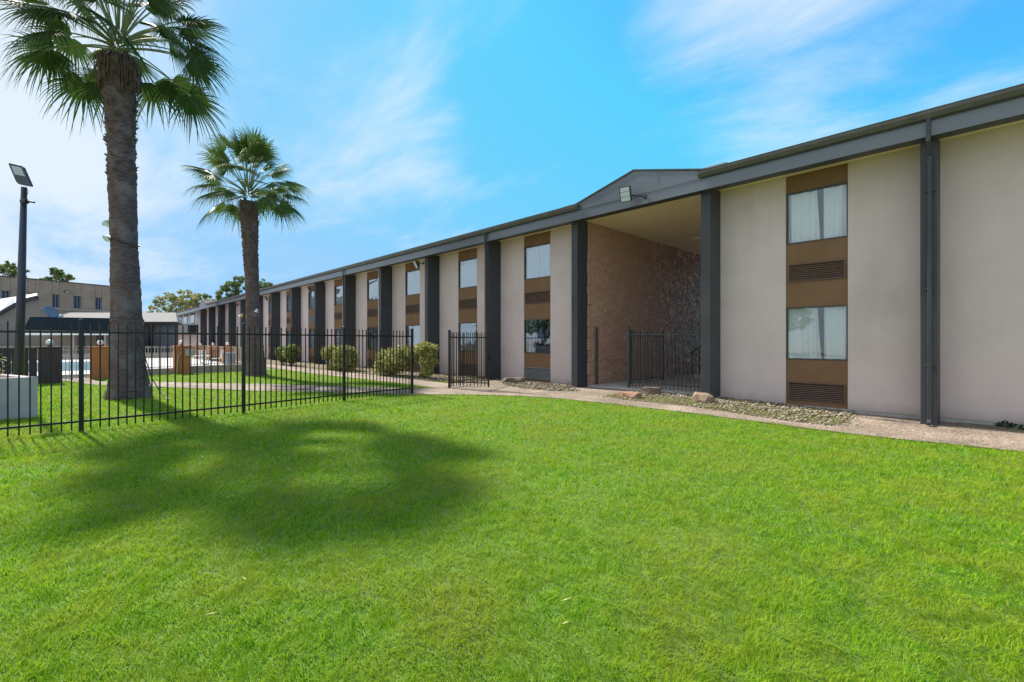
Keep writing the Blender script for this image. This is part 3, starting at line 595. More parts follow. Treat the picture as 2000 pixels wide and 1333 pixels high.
# breezeway: relief stone wall, board ceiling, slab, stair
def stone_wall(parent):
    y0, y1, z0, z1 = W, 26.0, -.05, 5.28; ny, nz_ = 760, 300
    ys = np.linspace(y0, y1, ny); zs = np.linspace(z0, z1, nz_); Yg, Zg = np.meshgrid(ys, zs, indexing='ij')
    cw, ch = .25, .125; r2 = np.random.default_rng(3)
    gy, gz_ = int((y1 - y0) / cw) + 4, int((z1 - z0) / ch) + 4
    py = (np.arange(gy)[:, None] - 1.5 + r2.uniform(-.48, .48, (gy, gz_))) * cw + y0; pz = (np.arange(gz_)[None, :] - 1.5 + r2.uniform(-.48, .48, (gy, gz_))) * ch + z0
    hgt = r2.uniform(.0, 1, (gy, gz_)); ty = r2.uniform(-.35, .35, (gy, gz_)); tz = r2.uniform(-.5, .5, (gy, gz_)); cl = r2.uniform(0, 1, (gy, gz_))
    warp = .05 * np.sin(Yg * 9 + 3 * Zg) + .04 * np.sin(Zg * 17 - Yg * 5)
    Yw = Yg + warp; Zw = Zg + .03 * np.sin(Yg * 13) + .02 * np.sin(Yg * 31 + Zg * 11)
    iy = np.clip(((Yw - y0) / cw + 1.5).round().astype(int), 2, gy - 3); iz = np.clip(((Zw - z0) / ch + 1.5).round().astype(int), 2, gz_ - 3)
    d1 = np.full(Yg.shape, 9.); d2 = np.full(Yg.shape, 9.); H_ = np.zeros(Yg.shape); C_ = np.zeros(Yg.shape)
    for a in range(-2, 3):
        for b2 in range(-2, 3):
            ii, jj = iy + a, iz + b2; dy = (Yw - py[ii, jj]) / cw; dz = (Zw - pz[ii, jj]) / ch; d = np.sqrt(dy * dy + dz * dz)
            hh2 = hgt[ii, jj] + ty[ii, jj] * dy + tz[ii, jj] * dz; cc = cl[ii, jj]
            near = d < d1; d2 = np.where(near, d1, np.minimum(d2, d)); H_ = np.where(near, hh2, H_); C_ = np.where(near, cc, C_); d1 = np.where(near, d, d1)
    edge = np.clip((d2 - d1) / .10, 0, 1); relief = edge * (.45 + .55 * H_) * .055
    X = -8.96 + relief
    V = np.stack([X, Yg, Zg], -1).reshape(-1, 3); i, j = np.meshgrid(np.arange(ny - 1), np.arange(nz_ - 1), indexing='ij'); a = (i * nz_ + j).ravel()
    F = np.stack([a, a + nz_, a + nz_ + 1, a + 1], 1)
    o = npmesh('stone_wall', V, F.ravel(), np.full(len(F), 4), stonem, parent=parent, attr=('stone', (C_ * edge).ravel()))
    return o
stone_wall(motel)
e_ = MB(); rr_ = random.Random(4); z = 0
e_.box(-9.3, -9.0, W - .0, 26, 0, 5.29)
while z < 5.25:
    h2 = min(rr_.uniform(.14, .42), 5.27 - z); e_.box(-9.29, -8.93 + rr_.uniform(.0, .035), W - .09 - rr_.uniform(0, .04), W + .12, z, z + h2 - .012); z += h2
e_.build('stone_pier', stonem, motel, bevel=.015)
c_b = MB(); y = 11.5; zb = 5.275
while y < 26:
    c_b.box(-8.95, -5.2, y, min(y + .184, 26), zb + (.006 if rnd.random() < .3 else 0), zb + .03); y += .2
c_b.box(-8.95, -5.2, 11.5, 26, zb + .031, zb + .05)
c_b.build('board_ceiling', soffit_m, motel)
f = MB(); f.box(-8.92, -5.2, 12.0, 26.5, -.12, .075); f.build('floor_slab', concrete, motel)
f = MB(); f.box(-5.2, -5.0, W + .3, 26, 0, 5.3); f.build('wall', stucco, motel)
f = MB(); f.box(-9.3, -9.0, 26, 26.1, 0, 5.3); 
f = MB()
for i in range(10): f.box(-7.8 + .27 * i, -5.21, 16.8, 18.0, .076 + .165 * i, .076 + .165 * (i + 1))
st = f.build('staircase', concrete, motel)
f = MB(); f.bar((-7.75, 16.75, 1.05), (-5.25, 16.75, 2.6), .05); 
for i in range(9): f.bar((-7.7 + .27 * i, 16.75, .1 + .165 * i), (-7.7 + .27 * i, 16.75, 1.07 + .165 * i), .02)
f.build('handrail', iron, st)

def floodlight(pos, aim, arm_to, size, label, foot=True):
    o = empty('floodlight', pos, label, 'floodlight', 'floodlights on the motel eaves')
    p = Vector(pos); n_ = Vector(aim).normalized(); side = n_.cross(Vector((0, 0, 1))).normalized(); up = side.cross(n_)
    a, b2 = size
    hb = MB(); hb.obox(p - n_ * .035, side * a / 2, up * b2 / 2, n_ * .035)
    for i in range(7): hb.obox(p - n_ * .085 + side * (i - 3) * a * .12, side * .004, up * b2 * .38, n_ * .016)
    hb.obox(p + n_ * .004 + up * b2 * .48, side * a / 2, up * b2 * .02, n_ * .008); hb.obox(p + n_ * .004 - up * b2 * .48, side * a / 2, up * b2 * .02, n_ * .008)
    hb.obox(p + n_ * .004 + side * a * .48, side * a * .02, up * b2 / 2 * .96, n_ * .008); hb.obox(p + n_ * .004 - side * a * .48, side * a * .02, up * b2 / 2 * .96, n_ * .008)
    hb.build('housing', lampblack, o)
    l_ = MB()
    for i in range(3): l_.obox(p + n_ * .004 + up * b2 * (i - 1) * .31, side * a * .43, up * b2 * .14, n_ * .004)
    l_.build('lens', lens, o)
    q = p - n_ * .1; ar = MB(); ar.tube([q, q + (Vector(arm_to) - q) * .6, Vector(arm_to)], .018, 8); ar.obox(arm_to, (.04, 0, 0), (0, .012, 0), (0, 0, .05)); ar.build('arm', lampblack, o)
    return o
floodlight((-6.85, 10.86, 5.42), (.2, -1.0, -.30), (-6.45, 11.2, 5.33), (.30, .40), 'largest black floodlight, hung on the slate gable over the breezeway')
floodlight((-17.72, 11.2, 4.86), (-.2, -1.0, -.55), (-17.5, 11.47, 4.93), (.28, .34), 'black floodlight by the charcoal fin above the tall right hand shrub')
floodlight((-30.3, 11.2, 4.78), (-.2, -1.0, -.55), (-30.0, 11.47, 4.85), (.30, .36), 'black floodlight on the second lit fin right of the farther palm')
floodlight((-38.95, 11.2, 4.78), (-.2, -1.0, -.55), (-38.6, 11.47, 4.85), (.30, .36), 'black floodlight seen just right of the farther palm trunk')
floodlight((-47.5, 11.2, 4.78), (-.2, -1.0, -.55), (-47.2, 11.47, 4.85), (.30, .36), 'black floodlight seen just left of the farther palm trunk')
floodlight((-59.5, 11.1, 4.78), (-.2, -1.0, -.55), (-59.9, 11.47, 4.85), (.34, .40), 'most distant floodlight, under the small far gable')
o = empty('ceiling_light', (-7.46, 16.75, 5.27), 'small white fixture under the board ceiling of the breezeway', 'ceiling light')
MB().box(-7.62, -7.30, 16.62, 16.88, 5.2, 5.274).build('diffuser', globe_m, o, bevel=.02); MB().box(-7.66, -7.26, 16.58, 16.92, 5.245, 5.2745).build('base_plate', white, o)

# ------------------------------------------------------------------ iron fences
def fence_run(root, pts, n_per, zb=.17, ztop=1.60, ztip=1.755, ztl=.04, m=iron, post=.062, pw=.019, posts=True, dz=0, skip_first=False):
    for i, p in enumerate(pts):
        if not posts or (skip_first and i == 0): continue
        q = MB(); q.box(p[0] - post / 2, p[0] + post / 2, p[1] - post / 2, p[1] + post / 2, -.1, 1.79 + dz)
        q.obox((p[0], p[1], 1.80 + dz), (post * .54, 0, 0), (0, post * .54, 0), (0, 0, .012)); po = q.build('post', m, root, bevel=.004)
        cp = MB(); cp.lathe((p[0], p[1], 1.81 + dz), [(post * .45, 0), (post * .35, .012), (post * .12, .02), (0, .021)], 10); cp.build('post_cap', m, po, smooth=True)
    for i in range(len(pts) - 1):
        a, b2 = Vector((*pts[i], 0)), Vector((*pts[i + 1], 0)); d = (b2 - a).normalized()
        for z in (zb, ztop): ro = MB().bar(a + d * post / 2 + Vector((0, 0, z + dz)), b2 - d * post / 2 + Vector((0, 0, z + dz)), .026, .032).build('rail', m, root)
        n = n_per[i]
        for k in range(1, n + 1):
            c = a + (b2 - a) * k / (n + 1); q = MB(); j = rnd.uniform(-.004, .004)
            q.obox((c.x, c.y, (ztip + ztl) / 2 + dz), (d * pw / 2), (Vector((-d.y, d.x, 0)) * pw / 2), (j, j * .5, (ztip - ztl) / 2))
            q.build('picket', m, ro)
FP = [(-9.9, -7.1), (-10.0, -4.65), (-10.1, -2.2), (-10.18, .2), (-10.47, 2.6), (-10.95, 4.9), (-11.17, 6.94)]
fence = empty('iron_fence', (-10.18, .2, 0), 'long black iron picket fence running from the left edge across the lawn to the path', 'fence')
fence_run(fence, FP, [20, 20, 20, 20, 20, 19])
f2 = empty('iron_fence', (-11.6, 8.55, 0), 'short black iron fence from the gate post back to the charcoal fin', 'fence')
fence_run(f2, [(-11.62, 8.55), (-13.1, 11.42)], [19])
g1 = empty('iron_gate', (-11.6, 8.55, 0), 'black iron gate standing open on the path beside its post', 'gate')
def gate_leaf(root, a, b2, n, m=iron, dz=0.0, z0=.14):
    a, b2 = Vector((*a, 0)), Vector((*b2, 0)); d = (b2 - a).normalized(); 
    for e2 in (a + d * .05, b2): MB().obox(e2 + Vector((0, 0, .93 + dz)), d * .022, Vector((-d.y, d.x, 0)) * .022, (0, 0, .83)).build('stile', m, root)
    for z in (.22, 1.58): ro = MB().bar(a + d * .07 + Vector((0, 0, z + dz)), b2 - d * .02 + Vector((0, 0, z + dz)), .026, .03).build('rail', m, root)
    for k in range(1, n + 1):
        c = a + (b2 - a) * (k + .3) / (n + 1.3); q = MB(); q.obox(c + Vector((0, 0, .915 + dz)), d * .0095, Vector((-d.y, d.x, 0)) * .0095, (0, 0, .82)); q.build('picket', m, ro)
gate_leaf(g1, (-11.60, 8.50), (-10.42, 9.1), 10)
q = MB(); q.bar((-10.42, 9.1, 1.0), (-10.30, 9.22, 1.0), .02); q.box(-10.46, -10.38, 9.06, 9.14, .92, 1.06); q.build('latch', iron, g1)
f3 = empty('iron_fence', (-7.6, 12.3, .08), 'dark grey iron picket screen across the mouth of the breezeway', 'fence')
fence_run(f3, [(-7.62, 12.30), (-5.24, 12.30)], [19], m=ironl, posts=False, dz=.06)
q = MB(); q.box(-7.66, -7.60, 12.27, 12.33, .07, 1.92); q.build('post', ironl, f3)
g2 = empty('iron_gate', (-7.6, 12.33, .08), 'dark grey iron gate leaf folded inward inside the breezeway', 'gate')
gate_leaf(g2, (-7.63, 12.36), (-7.6, 14.35), 13, m=ironl, dz=.06)
g3 = empty('gate_post', (-8.80, 12.3, .07), 'lone dark iron gate post beside the stone wall of the breezeway', 'post')
q = MB(); q.box(-8.83, -8.77, 12.27, 12.33, .07, 1.90); q.build('shaft', ironl, g3, bevel=.004); q = MB(); q.box(-8.84, -8.76, 12.26, 12.34, 1.90, 1.915); q.build('cap', ironl, g3)

# ------------------------------------------------------------------ palms
def prof_interp(pf, z): return float(np.interp(z, [p[0] for p in pf], [p[1] for p in pf]))
def palm(base, top, prof, rough_from, nfr, pet, bl, label, seed, els, fm, skirt):
    rr = random.Random(seed); r2 = np.random.default_rng(seed)
    root = empty('palm_tree', base, label, 'palm tree', 'fan palms on the lawn')
    bx, by, _ = base; tx, ty, tz = top; nr, na = int(tz / .02), 72
    zs = np.linspace(-.05, tz, nr); an = np.linspace(0, 2 * np.pi, na, endpoint=False); Zg, A = np.meshgrid(zs, an, indexing='ij')
    ring = np.interp(zs, np.linspace(-.05, tz, int(tz / .055)), r2.uniform(-1, 1, int(tz / .055)))
    Rg = np.interp(Zg, [p[0] for p in prof], [p[1] for p in prof])
    nzv = np.array([[mnoise.noise(Vector((math.cos(a) * 1.6, math.sin(a) * 1.6, z * 6 + seed))) for a in an] for z in zs])
    nzf = np.array([[mnoise.noise(Vector((math.cos(a) * 5, math.sin(a) * 5, z * 16 + seed))) for a in an] for z in zs])
    k = sstep(rough_from - 1.8, rough_from + .6, Zg)
    Rg = Rg + (.006 + .006 * k) * ring[:, None] + (.010 + .022 * k) * nzv + (.006 + .014 * k) * nzf
    flare = np.exp(-Zg / .35) * (.07 * np.sin(A * 5 + seed) + .05 * np.sin(A * 9 + 1)); Rg = Rg + flare * .5
    tt = Zg / tz; X = bx + (tx - bx) * tt + Rg * np.cos(A); Y = by + (ty - by) * tt + Rg * np.sin(A)
    V = np.stack([X, Y, Zg], -1).reshape(-1, 3); i, j = np.meshgrid(np.arange(nr - 1), np.arange(na), indexing='ij'); a = i * na + j; b2 = i * na + (j + 1) % na
    F = np.stack([a, b2, b2 + na, a + na], -1).reshape(-1, 4)
    npmesh('trunk', V, F.ravel(), np.full(len(F), 4), trunkm, parent=root, smooth=False)
    # clipped leaf bases on the upper trunk
    q = MB()
    z = rough_from - 1.0
    while z < tz:
        for _k in range(4 if z > rough_from else 2):
            a = rr.uniform(0, 6.28); rad = prof_interp(prof, z); f_ = z / tz; c = Vector((bx + (tx - bx) * f_, by + (ty - by) * f_, z)); o_ = Vector((math.cos(a), math.sin(a), 0)); s2 = Vector((-math.sin(a), math.cos(a), 0))
            wdt = rr.uniform(.03, .08); L = rr.uniform(.04, .11) * (1 + .7 * (z > rough_from + .8)); o2 = (o_ * rr.uniform(.25, .7) + Vector((0, 0, 1))).normalized()
            p = c + o_ * (rad - .015); q.add([p - s2 * wdt, p + s2 * wdt, p + s2 * wdt * .7 + o2 * L + o_ * .02, p - s2 * wdt * .7 + o2 * L * .8 + o_ * .03, p - s2 * wdt * .8 - o_ * .04 + o2 * L * .5, p + s2 * wdt * .8 - o_ * .04 + o2 * L * .5], [(0, 1, 2, 3), (3, 2, 5, 4), (0, 3, 4), (1, 5, 2)])
        z += .055
    q.build('leaf_base', bootm, root)['kind'] = 'stuff'
    # dead skirt strips
    q = MB()
    for _k in range(skirt * 2):
        a = rr.uniform(0, 6.28); o_ = Vector((math.cos(a), math.sin(a), 0)); s2 = Vector((-math.sin(a), math.cos(a), 0)); z = tz - rr.uniform(-.1, .35); rad = prof_interp(prof, tz) + .02
        p = Vector((tx, ty, z)) + o_ * rad; L = rr.uniform(.2, .8); wdt = rr.uniform(.005, .022)
        pts = [p, p + o_ * .12 - Vector((0, 0, .12)), p + o_ * rr.uniform(.04, .16) - Vector((0, 0, L))]
        for u, v_ in zip(pts[:-1], pts[1:]): q.add([u - s2 * wdt, u + s2 * wdt, v_ + s2 * wdt * .8, v_ - s2 * wdt * .8], [(0, 1, 2, 3)])
    q.build('dead_skirt', deadleaf, root)['kind'] = 'stuff'
    ctr = Vector((tx, ty, tz + .2)); ga = rr.uniform(0, 6)
    for i in range(nfr):
        u = i / (nfr - 1); el = R(els[0] + (els[1] - els[0]) * u ** 1.05 + rr.uniform(-11, 11)); az = ga + i * 2.39996 + rr.uniform(-.25, .25)
        make_frond(root, ctr + Vector((0, 0, .45 * (1 - u))), az, el, pet * rr.uniform(.85, 1.15) * (1.18 - .16 * u), bl * rr.uniform(.88, 1.1), rr, fm)
    return root
def make_frond(root, ctr, az, el, pet, bl, rr, fm):
    hd = Vector((math.cos(az), math.sin(az), 0)); lat = Vector((-math.sin(az), math.cos(az), 0))
    q = MB(); pts = []; rad = []; p = ctr + hd * .12; e = el; n = 7
    for k in range(n):
        pts.append(p.copy()); rad.append(.026 - .015 * k / (n - 1)); p = p + (hd * math.cos(e) + Vector((0, 0, math.sin(e)))) * pet / (n - 1); e -= R(3.8) * (.3 + math.cos(el)) 
    q.tube(pts, rad, 5, 1)
    T = pts[-1]; ax = (hd * math.cos(e) + Vector((0, 0, math.sin(e)))).normalized()
    roll = rr.uniform(-.75, .75); nrm0 = lat.cross(ax).normalized(); l2 = (lat * math.cos(roll) + nrm0 * math.sin(roll)).normalized(); nrm = l2.cross(ax).normalized()
    if nrm.z < 0: nrm = -nrm
    S = 44; span = R(rr.uniform(112, 132)); fold = rr.uniform(.12, .45); grav = rr.uniform(.06, .18) * (1.25 - .5 * math.sin(max(el, 0))); dphi = 2 * span / S
    rs = (0.04, .24, .42, .6, .76, .9, 1.0)
    for i in range(S):
        ph = -span + dphi * (i + .5); L = bl * (.58 + .42 * math.cos(ph * .8)) * rr.uniform(.84, 1.06)
        d = (ax * math.cos(ph) + l2 * math.sin(ph) - nrm * fold * abs(math.sin(ph)) * .8).normalized(); wv = (-ax * math.sin(ph) + l2 * math.cos(ph)).normalized()
        tipd = rr.uniform(.3, 1.9); side = rr.uniform(-.22, .22); ring = []
        for r_ in rs:
            s = r_ * L; g_ = grav * s * s + (tipd * grav * 1.5 + .04) * max(0, r_ - .5) ** 2 * L * 2.2
            c = T + d * (s * (1 - .12 * r_ * r_)) - Vector((0, 0, g_)) + wv * side * max(0, r_ - .5) * L
            hw = s * math.tan(dphi / 2) * 1.02 if r_ <= .43 else .42 * L * math.tan(dphi / 2) * max(0, 1 - (r_ - .42) / .58) ** .9
            hw = max(hw, .0012); ring.append((c - wv * hw, c + nrm * hw * .55, c + wv * hw))
        vs = [x for t3 in ring for x in t3]; fs = []
        for k in range(len(rs) - 1):
            for m_ in (0, 1): fs.append((3 * k + m_, 3 * k + m_ + 1, 3 * k + m_ + 4, 3 * k + m_ + 3))
        q.add(vs, fs, 0)
    me = bpy.data.meshes.new('frond'); me.from_pydata(q.v, [], q.f); me.materials.append(fm); me.materials.append(petm); me.polygons.foreach_set('material_index', q.mi); me.update()
    o = bpy.data.objects.new('frond', me); col.objects.link(o); o.parent = root; o.matrix_parent_inverse = Matrix.Translation(-root.location)
P1 = [(z_, r_ * .79) for z_, r_ in [(0, .62), (.25, .56), (.5, .50), (1.0, .455), (1.7, .42), (2.4, .395), (3.2, .385), (3.8, .35), (4.6, .355), (5.6, .365), (6.8, .37), (7.6, .39), (8.2, .42), (8.7, .40)]]
palm((-15.38, 1.2, 0), (-15.2, .98, 8.55), P1, 6.3, 52, 1.35, 1.28, 'larger nearer fan palm with thick grey trunk rising behind the iron fence', 11, (86, -5), frondm, 110)
P2 = [(z_, r_ * .9) for z_, r_ in [(0, .50), (.3, .45), (.8, .40), (1.7, .345), (3.2, .29), (5, .31), (6.0, .34), (6.8, .38), (7.3, .36)]]
palm((-21.93, 5.92, 0), (-21.6, 5.55, 7.3), P2, 5.5, 46, 1.28, 1.12, 'smaller farther fan palm with slim trunk near the motel wing', 23, (90, -3), frond2m, 24)

def spotl(root_name, pos, d, label, m1, ang=0):
    o = empty(root_name, pos, label, 'spotlight', 'small spotlights strapped to the palms')
    p = Vector(pos); d = Vector(d).normalized(); MB().tube([p, p + d * .10, p + d * .14], [.03, .065, .09], 12).build('lamp_cone', m1, o, smooth=False)
    MB().tube([p, p - d * .1 + Vector((0, 0, -.05))], .012, 6).build('stem', lampblack, o); return o
spotl('spotlight', (-15.33, .82, 4.33), (-.55, -.5, .65), 'upturned small spotlight at the left of the larger palm trunk', white)
spotl('spotlight', (-15.26, .84, 4.08), (.4, -.7, -.6), 'downturned small spotlight just under the upturned one on the larger palm', white)
spotl('spotlight', (-21.30, 5.80, 2.82), (-.2, -.3, -1), 'white small spotlight at the right of the smaller palm trunk', white)
spotl('spotlight', (-21.97, 5.42, 2.62), (-.3, -.5, -.9), 'yellowish small spotlight at the left of the smaller palm trunk', mat('yellowed', (.6, .5, .15), .5))
o = empty('strap', (-15.3, 1.0, 4.1), 'dark strap slung round the larger palm trunk at the spotlights', 'strap')
q = MB(); cxp, cyp = -15.29, 1.10; q.tube([(cxp + .31 * math.cos(a), cyp + .31 * math.sin(a), 4.0 + .12 * math.cos(a + 2.4)) for a in np.linspace(0, 2 * math.pi, 33)], .014, 6); q.build('band', lampblack, o)
o = empty('power_cable', (-15.0, 1.9, 0), 'thin dark cable trailing from the foot of the larger palm to the grass', 'cable')
q = MB(); q.tube([(-15.05, 1.35, 1.55), (-14.98, 1.50, 1.0), (-14.92, 1.62, .5), (-14.75, 1.75, .22), (-14.45, 1.85, .05), (-14.2, 1.9, .02)], .012, 6)
q.tube([(-15.0, 1.33, 1.3), (-14.9, 1.48, .8), (-14.8, 1.58, .35), (-14.7, 1.6, .04)], .009, 6); q.build('wire', lampblack, o)

# ------------------------------------------------------------------ foliage clumps
def foliage(name, blobs, n, leaf, m, parent, seed, flat=.0):
    r2 = np.random.default_rng(seed); wts = np.array([b3[3] * b3[4] * b3[5] for b3 in blobs]) ** .8; idx = r2.choice(len(blobs), n, p=wts / wts.sum())
    Bm = np.array(blobs)[idx]; d = r2.normal(size=(n, 3)); d /= np.linalg.norm(d, axis=1)[:, None]
    rad = r2.uniform(.3, 1, n) ** .5 * (1 + .16 * np.abs(r2.normal(size=n)) * (r2.random(n) < .5)) * (1 + .16 * np.sin(9 * d[:, 0] + 5 * d[:, 2]) * np.sin(8 * d[:, 1] + 3)); C = Bm[:, :3] + d * rad[:, None] * Bm[:, 3:6]
    u = r2.normal(size=(n, 3)); u /= np.linalg.norm(u, axis=1)[:, None]; v = np.cross(u, r2.normal(size=(n, 3))); v /= np.linalg.norm(v, axis=1)[:, None]
    L = leaf * r2.uniform(.6, 1.4, n)[:, None]; V = np.stack([C - u * L, C + v * L * .42, C + u * L, C - v * L * .42], 1).reshape(-1, 3)
    return npmesh(name, V, np.arange(4 * n), np.full(n, 4), m, parent=parent)
def shrub(loc, blobs, n, label, m, seed, leaf=.05, stems=7, bare=0):
    root = empty('shrub', loc, label, 'shrub', 'clipped shrubs along the motel wall')
    bl2 = [(loc[0] + b3[0], loc[1] + b3[1], loc[2] + b3[2], *b3[3:]) for b3 in blobs]
    foliage('foliage', bl2, n, leaf, m, root, seed)
    rr = random.Random(seed); q = MB()
    for i in range(stems):
        b3 = rr.choice(bl2); a = rr.uniform(0, 6.3); p0 = Vector((loc[0] + rr.uniform(-.15, .15) , loc[1] + rr.uniform(-.12, .12), 0)); p3 = Vector(b3[:3]) + Vector((rr.uniform(-.7, .7) * b3[3], rr.uniform(-.7, .7) * b3[4], rr.uniform(-.3, .6) * b3[5]))
        mid = (p0 + p3) / 2 + Vector((rr.uniform(-.12, .12), rr.uniform(-.1, .1), rr.uniform(-.05, .05))); q.tube([p0, mid, p3], [.018, .013, .005], 5)
        for _k in range(3):
            f_ = rr.uniform(.3, .9); s = mid + (p3 - mid) * f_; q.tube([s, s + Vector((rr.uniform(-.25, .25), rr.uniform(-.2, .2), rr.uniform(.05, .3)))], [.008, .003], 4)
    q.build('stem', barkm, root); return root
shrub((-30.4, 9.75, 0), [(0, 0, .78, .42, .4, .32), (-.1, 0, .45, .22, .25, .25)], 2600, 'leftmost of the pale clipped shrubs, a small round one by the far palm', shrubgm, 31, .07)
shrub((-29.0, 9.75, 0), [(0, 0, .85, .48, .42, .36), (.25, 0, 1.05, .28, .25, .2), (0, 0, .4, .25, .25, .25)], 3200, 'small green shrub second from the left, in front of a charcoal fin', shrubgm, 32, .07)
shrub((-23.55, 9.85, 0), [(0, 0, .98, .45, .4, .26), (-.3, 0, .72, .3, .3, .25), (.2, -.1, .15, .35, .2, .12)], 2600, 'leggy yellowish shrub with bare stems, left of the full round one', shrubm, 33, .05, stems=18)
shrub((-22.05, 9.9, 0), [(0, 0, .75, .62, .5, .50), (.3, 0, .5, .5, .45, .42), (-.3, 0, .35, .45, .4, .3), (.2, 0, 1.0, .4, .35, .2)], 7500, 'full round yellow green shrub behind the second fence post from the gate', shrubm, 34, .065)
shrub((-17.5, 9.9, 0), [(-.35, 0, .6, .5, .45, .48), (.35, 0, .68, .55, .45, .46), (1.0, 0, .8, .5, .42, .42), (-.7, -.05, .4, .3, .3, .3)], 10500, 'widest yellow green shrub, long and rounded, behind the last fence panel', shrubm, 35, .06, stems=14)
shrub((-15.35, 10.0, 0), [(-.35, 0, 1.03, .42, .38, .26), (.25, 0, 1.12, .45, .38, .28), (.45, 0, .8, .3, .3, .3), (.45, -.05, .45, .22, .2, .32)], 5600, 'tallest yellowish shrub with bare lower branches, nearest the gate', shrubm, 36, .062, stems=34)
P = sample([(.0, 11.75), (3, 11.8), (3, 12.05), (0.0, 12.05)], 26)
wr = empty('weed_clump', (.9, 11.9, -.1), 'dark leafy weeds against the foot of the wall at the right edge', 'weeds')
foliage('leaves', [(x, y - .03, -.03, .12, .07, .06) for x, y in P if x > .05], 1500, .035, groundcover, wr, 41)

def tree(base, crown, n, leaf, m, label, seed, th, cat='tree', group='trees beyond the buildings', lim=9):
    root = empty('tree', base, label, cat, group); rr = random.Random(seed)
    bl2 = [(base[0] + c[0], base[1] + c[1], c[2], c[3], c[4], c[5]) for c in crown]
    sub = []
    for b3 in bl2:
        for _k in range(int(16 + 14 * b3[3] / 2)):
            d = Vector((rr.gauss(0, 1), rr.gauss(0, 1), rr.gauss(0, 1))).normalized(); k_ = rr.uniform(.45, .95); s = rr.uniform(.10, .24)
            sub.append((b3[0] + d.x * b3[3] * k_, b3[1] + d.y * b3[4] * k_, b3[2] + d.z * b3[5] * k_, b3[3] * s, b3[4] * s, b3[5] * s * .8))
    foliage('crown', sub, n, leaf, m, root, seed)
    q = MB(); b0 = Vector(base); q.tube([b0, b0 + Vector((.1, .1, th * .5)), b0 + Vector((0, .2, th))], [.32, .24, .16], 9)
    for b3 in bl2 + sub[::3]:
        e2 = Vector(b3[:3]); s = b0 + Vector((0, .1, th * rr.uniform(.5, 1.0))); q.tube([s, (s + e2) / 2 + Vector((0, 0, .3)), e2], [.12, .07, .03], 6)
    q.build('trunk', barkm, root); return root
def along(base, t_, f_=0):                  # offset sideways as one stands at the lawn
    return (t_ * c_ - f_ * s_, t_ * s_ + f_ * c_)
def cr_(lst): return [(*along(0, a, f_), z, r_, r_, h_) for a, f_, z, r_, h_ in lst]
tree((-97.5, 14.3, 0), cr_([(-3.6, 0, 6.3, 1.9, 2.2), (-1.6, 0, 8.2, 2.3, 1.8), (1.5, .5, 8.8, 2.6, 1.8), (4.0, 0, 8.0, 2.2, 1.7), (2.0, 0, 6.2, 2.2, 1.5), (-2.5, 0, 4.2, 1.6, 1.4), (.3, 0, 6.0, 1.6, 1.5)]), 4600, .24, treeym, 'sparse yellowing broad tree behind the low shingled roof', 51, 3.5)
tree((-92.0, 22.0, 0), cr_([(-4.6, 0, 8.0, 2.0, 2.0), (-1.8, 0, 9.6, 2.4, 2.0), (.8, 0, 11.0, 2.5, 2.2), (3.6, 0, 10.6, 2.3, 2.2), (-3, 0, 6.5, 2.8, 2.4), (6.8, 0, 10.0, 1.5, 1.3), (1, 0, 8, 3, 2)]), 15000, .2, treegm, 'green bushy tree behind the motel eave by the farther palm trunk', 52, 4)
tree((-115, -6.0, 0), cr_([(-1.2, 0, 14.0, 1.3, 1.3), (.4, 0, 13.2, 1.4, 1.1), (-3.0, 0, 13.8, 1.2, .9)]), 1500, .26, treegm, 'treetop just right of the lamp pole above the brick building', 53, 12)
tree((-113, -.5, 0), cr_([(-.4, 0, 13.4, 1.2, 1.1), (1.0, 0, 12.5, 1.2, .8), (-2.0, 0, 12.2, 1.0, .6)]), 1300, .26, treegm, 'small treetop over the brick parapet between pole and larger palm', 54, 11)
for i, (x, y, s) in enumerate([(-40, -42, 1), (-22, -48, 1.2), (-6, -44, .9), (12, -46, 1.1), (-58, -40, 1.15), (-75, -44, 1.0), (28, -40, 1.)]):   # across the road behind the viewer: only seen mirrored in the panes
    tree((x, y, 0), [(0, 0, 5 * s, 4 * s, 4 * s, 2.6 * s), (2.5, 0, 4 * s, 3 * s, 3 * s, 2 * s), (-2.6, 0, 4.2 * s, 3 * s, 3 * s, 2.2 * s)], 1500, .5, treegm, 'tree across the road, seen mirrored in the window panes', 60 + i, 3, group='trees mirrored in the motel windows')

# ------------------------------------------------------------------ lamp pole and planter
lp = empty('lamp_post', (-15.32, -.75, 0), 'tall dark lamp pole with a tilted flat lamp head behind the concrete planter', 'lamp post')
p0, p1 = Vector((-15.32, -.75, 0)), Vector((-15.24, -.65, 4.95))
MB().tube([p0, (p0 + p1) / 2, p1], [.09, .075, .052], 16).build('pole', mat('pole_paint', (.045, .04, .055), .4), lp, smooth=True)
hd_ = MB(); C0 = [Vector(v) for v in ((-15.49, -.92, 5.52), (-15.27, -.68, 5.44), (-15.11, -.53, 4.97), (-15.33, -.77, 5.03))]
ctr = sum(C0, Vector()) / 4; e1 = (C0[1] - C0[0] + C0[2] - C0[3]).normalized(); e2 = (C0[0] - C0[3] + C0[1] - C0[2]).normalized(); nn_ = e1.cross(e2).normalized()
tocam = (Vector((0, 0, 1.45)) - ctr).normalized(); nn_ = nn_ if nn_.dot(tocam) > 0 else -nn_
hp = [C0[0] + (C0[1] - C0[0]) * a + (C0[3] - C0[0]) * b3 + (C0[2] - C0[3] - C0[1] + C0[0]) * a * b3 for a, b3 in ((.1, 0), (.9, 0), (1, .06), (1, .94), (.92, 1), (.1, 1), (0, .9), (0, .1))]
hd_.prism(hp, -nn_ * .06); hd_.build('lamp_head', mat('lamp_grey', (.05, .055, .065), .5), lp, bevel=.006)
ln = MB()
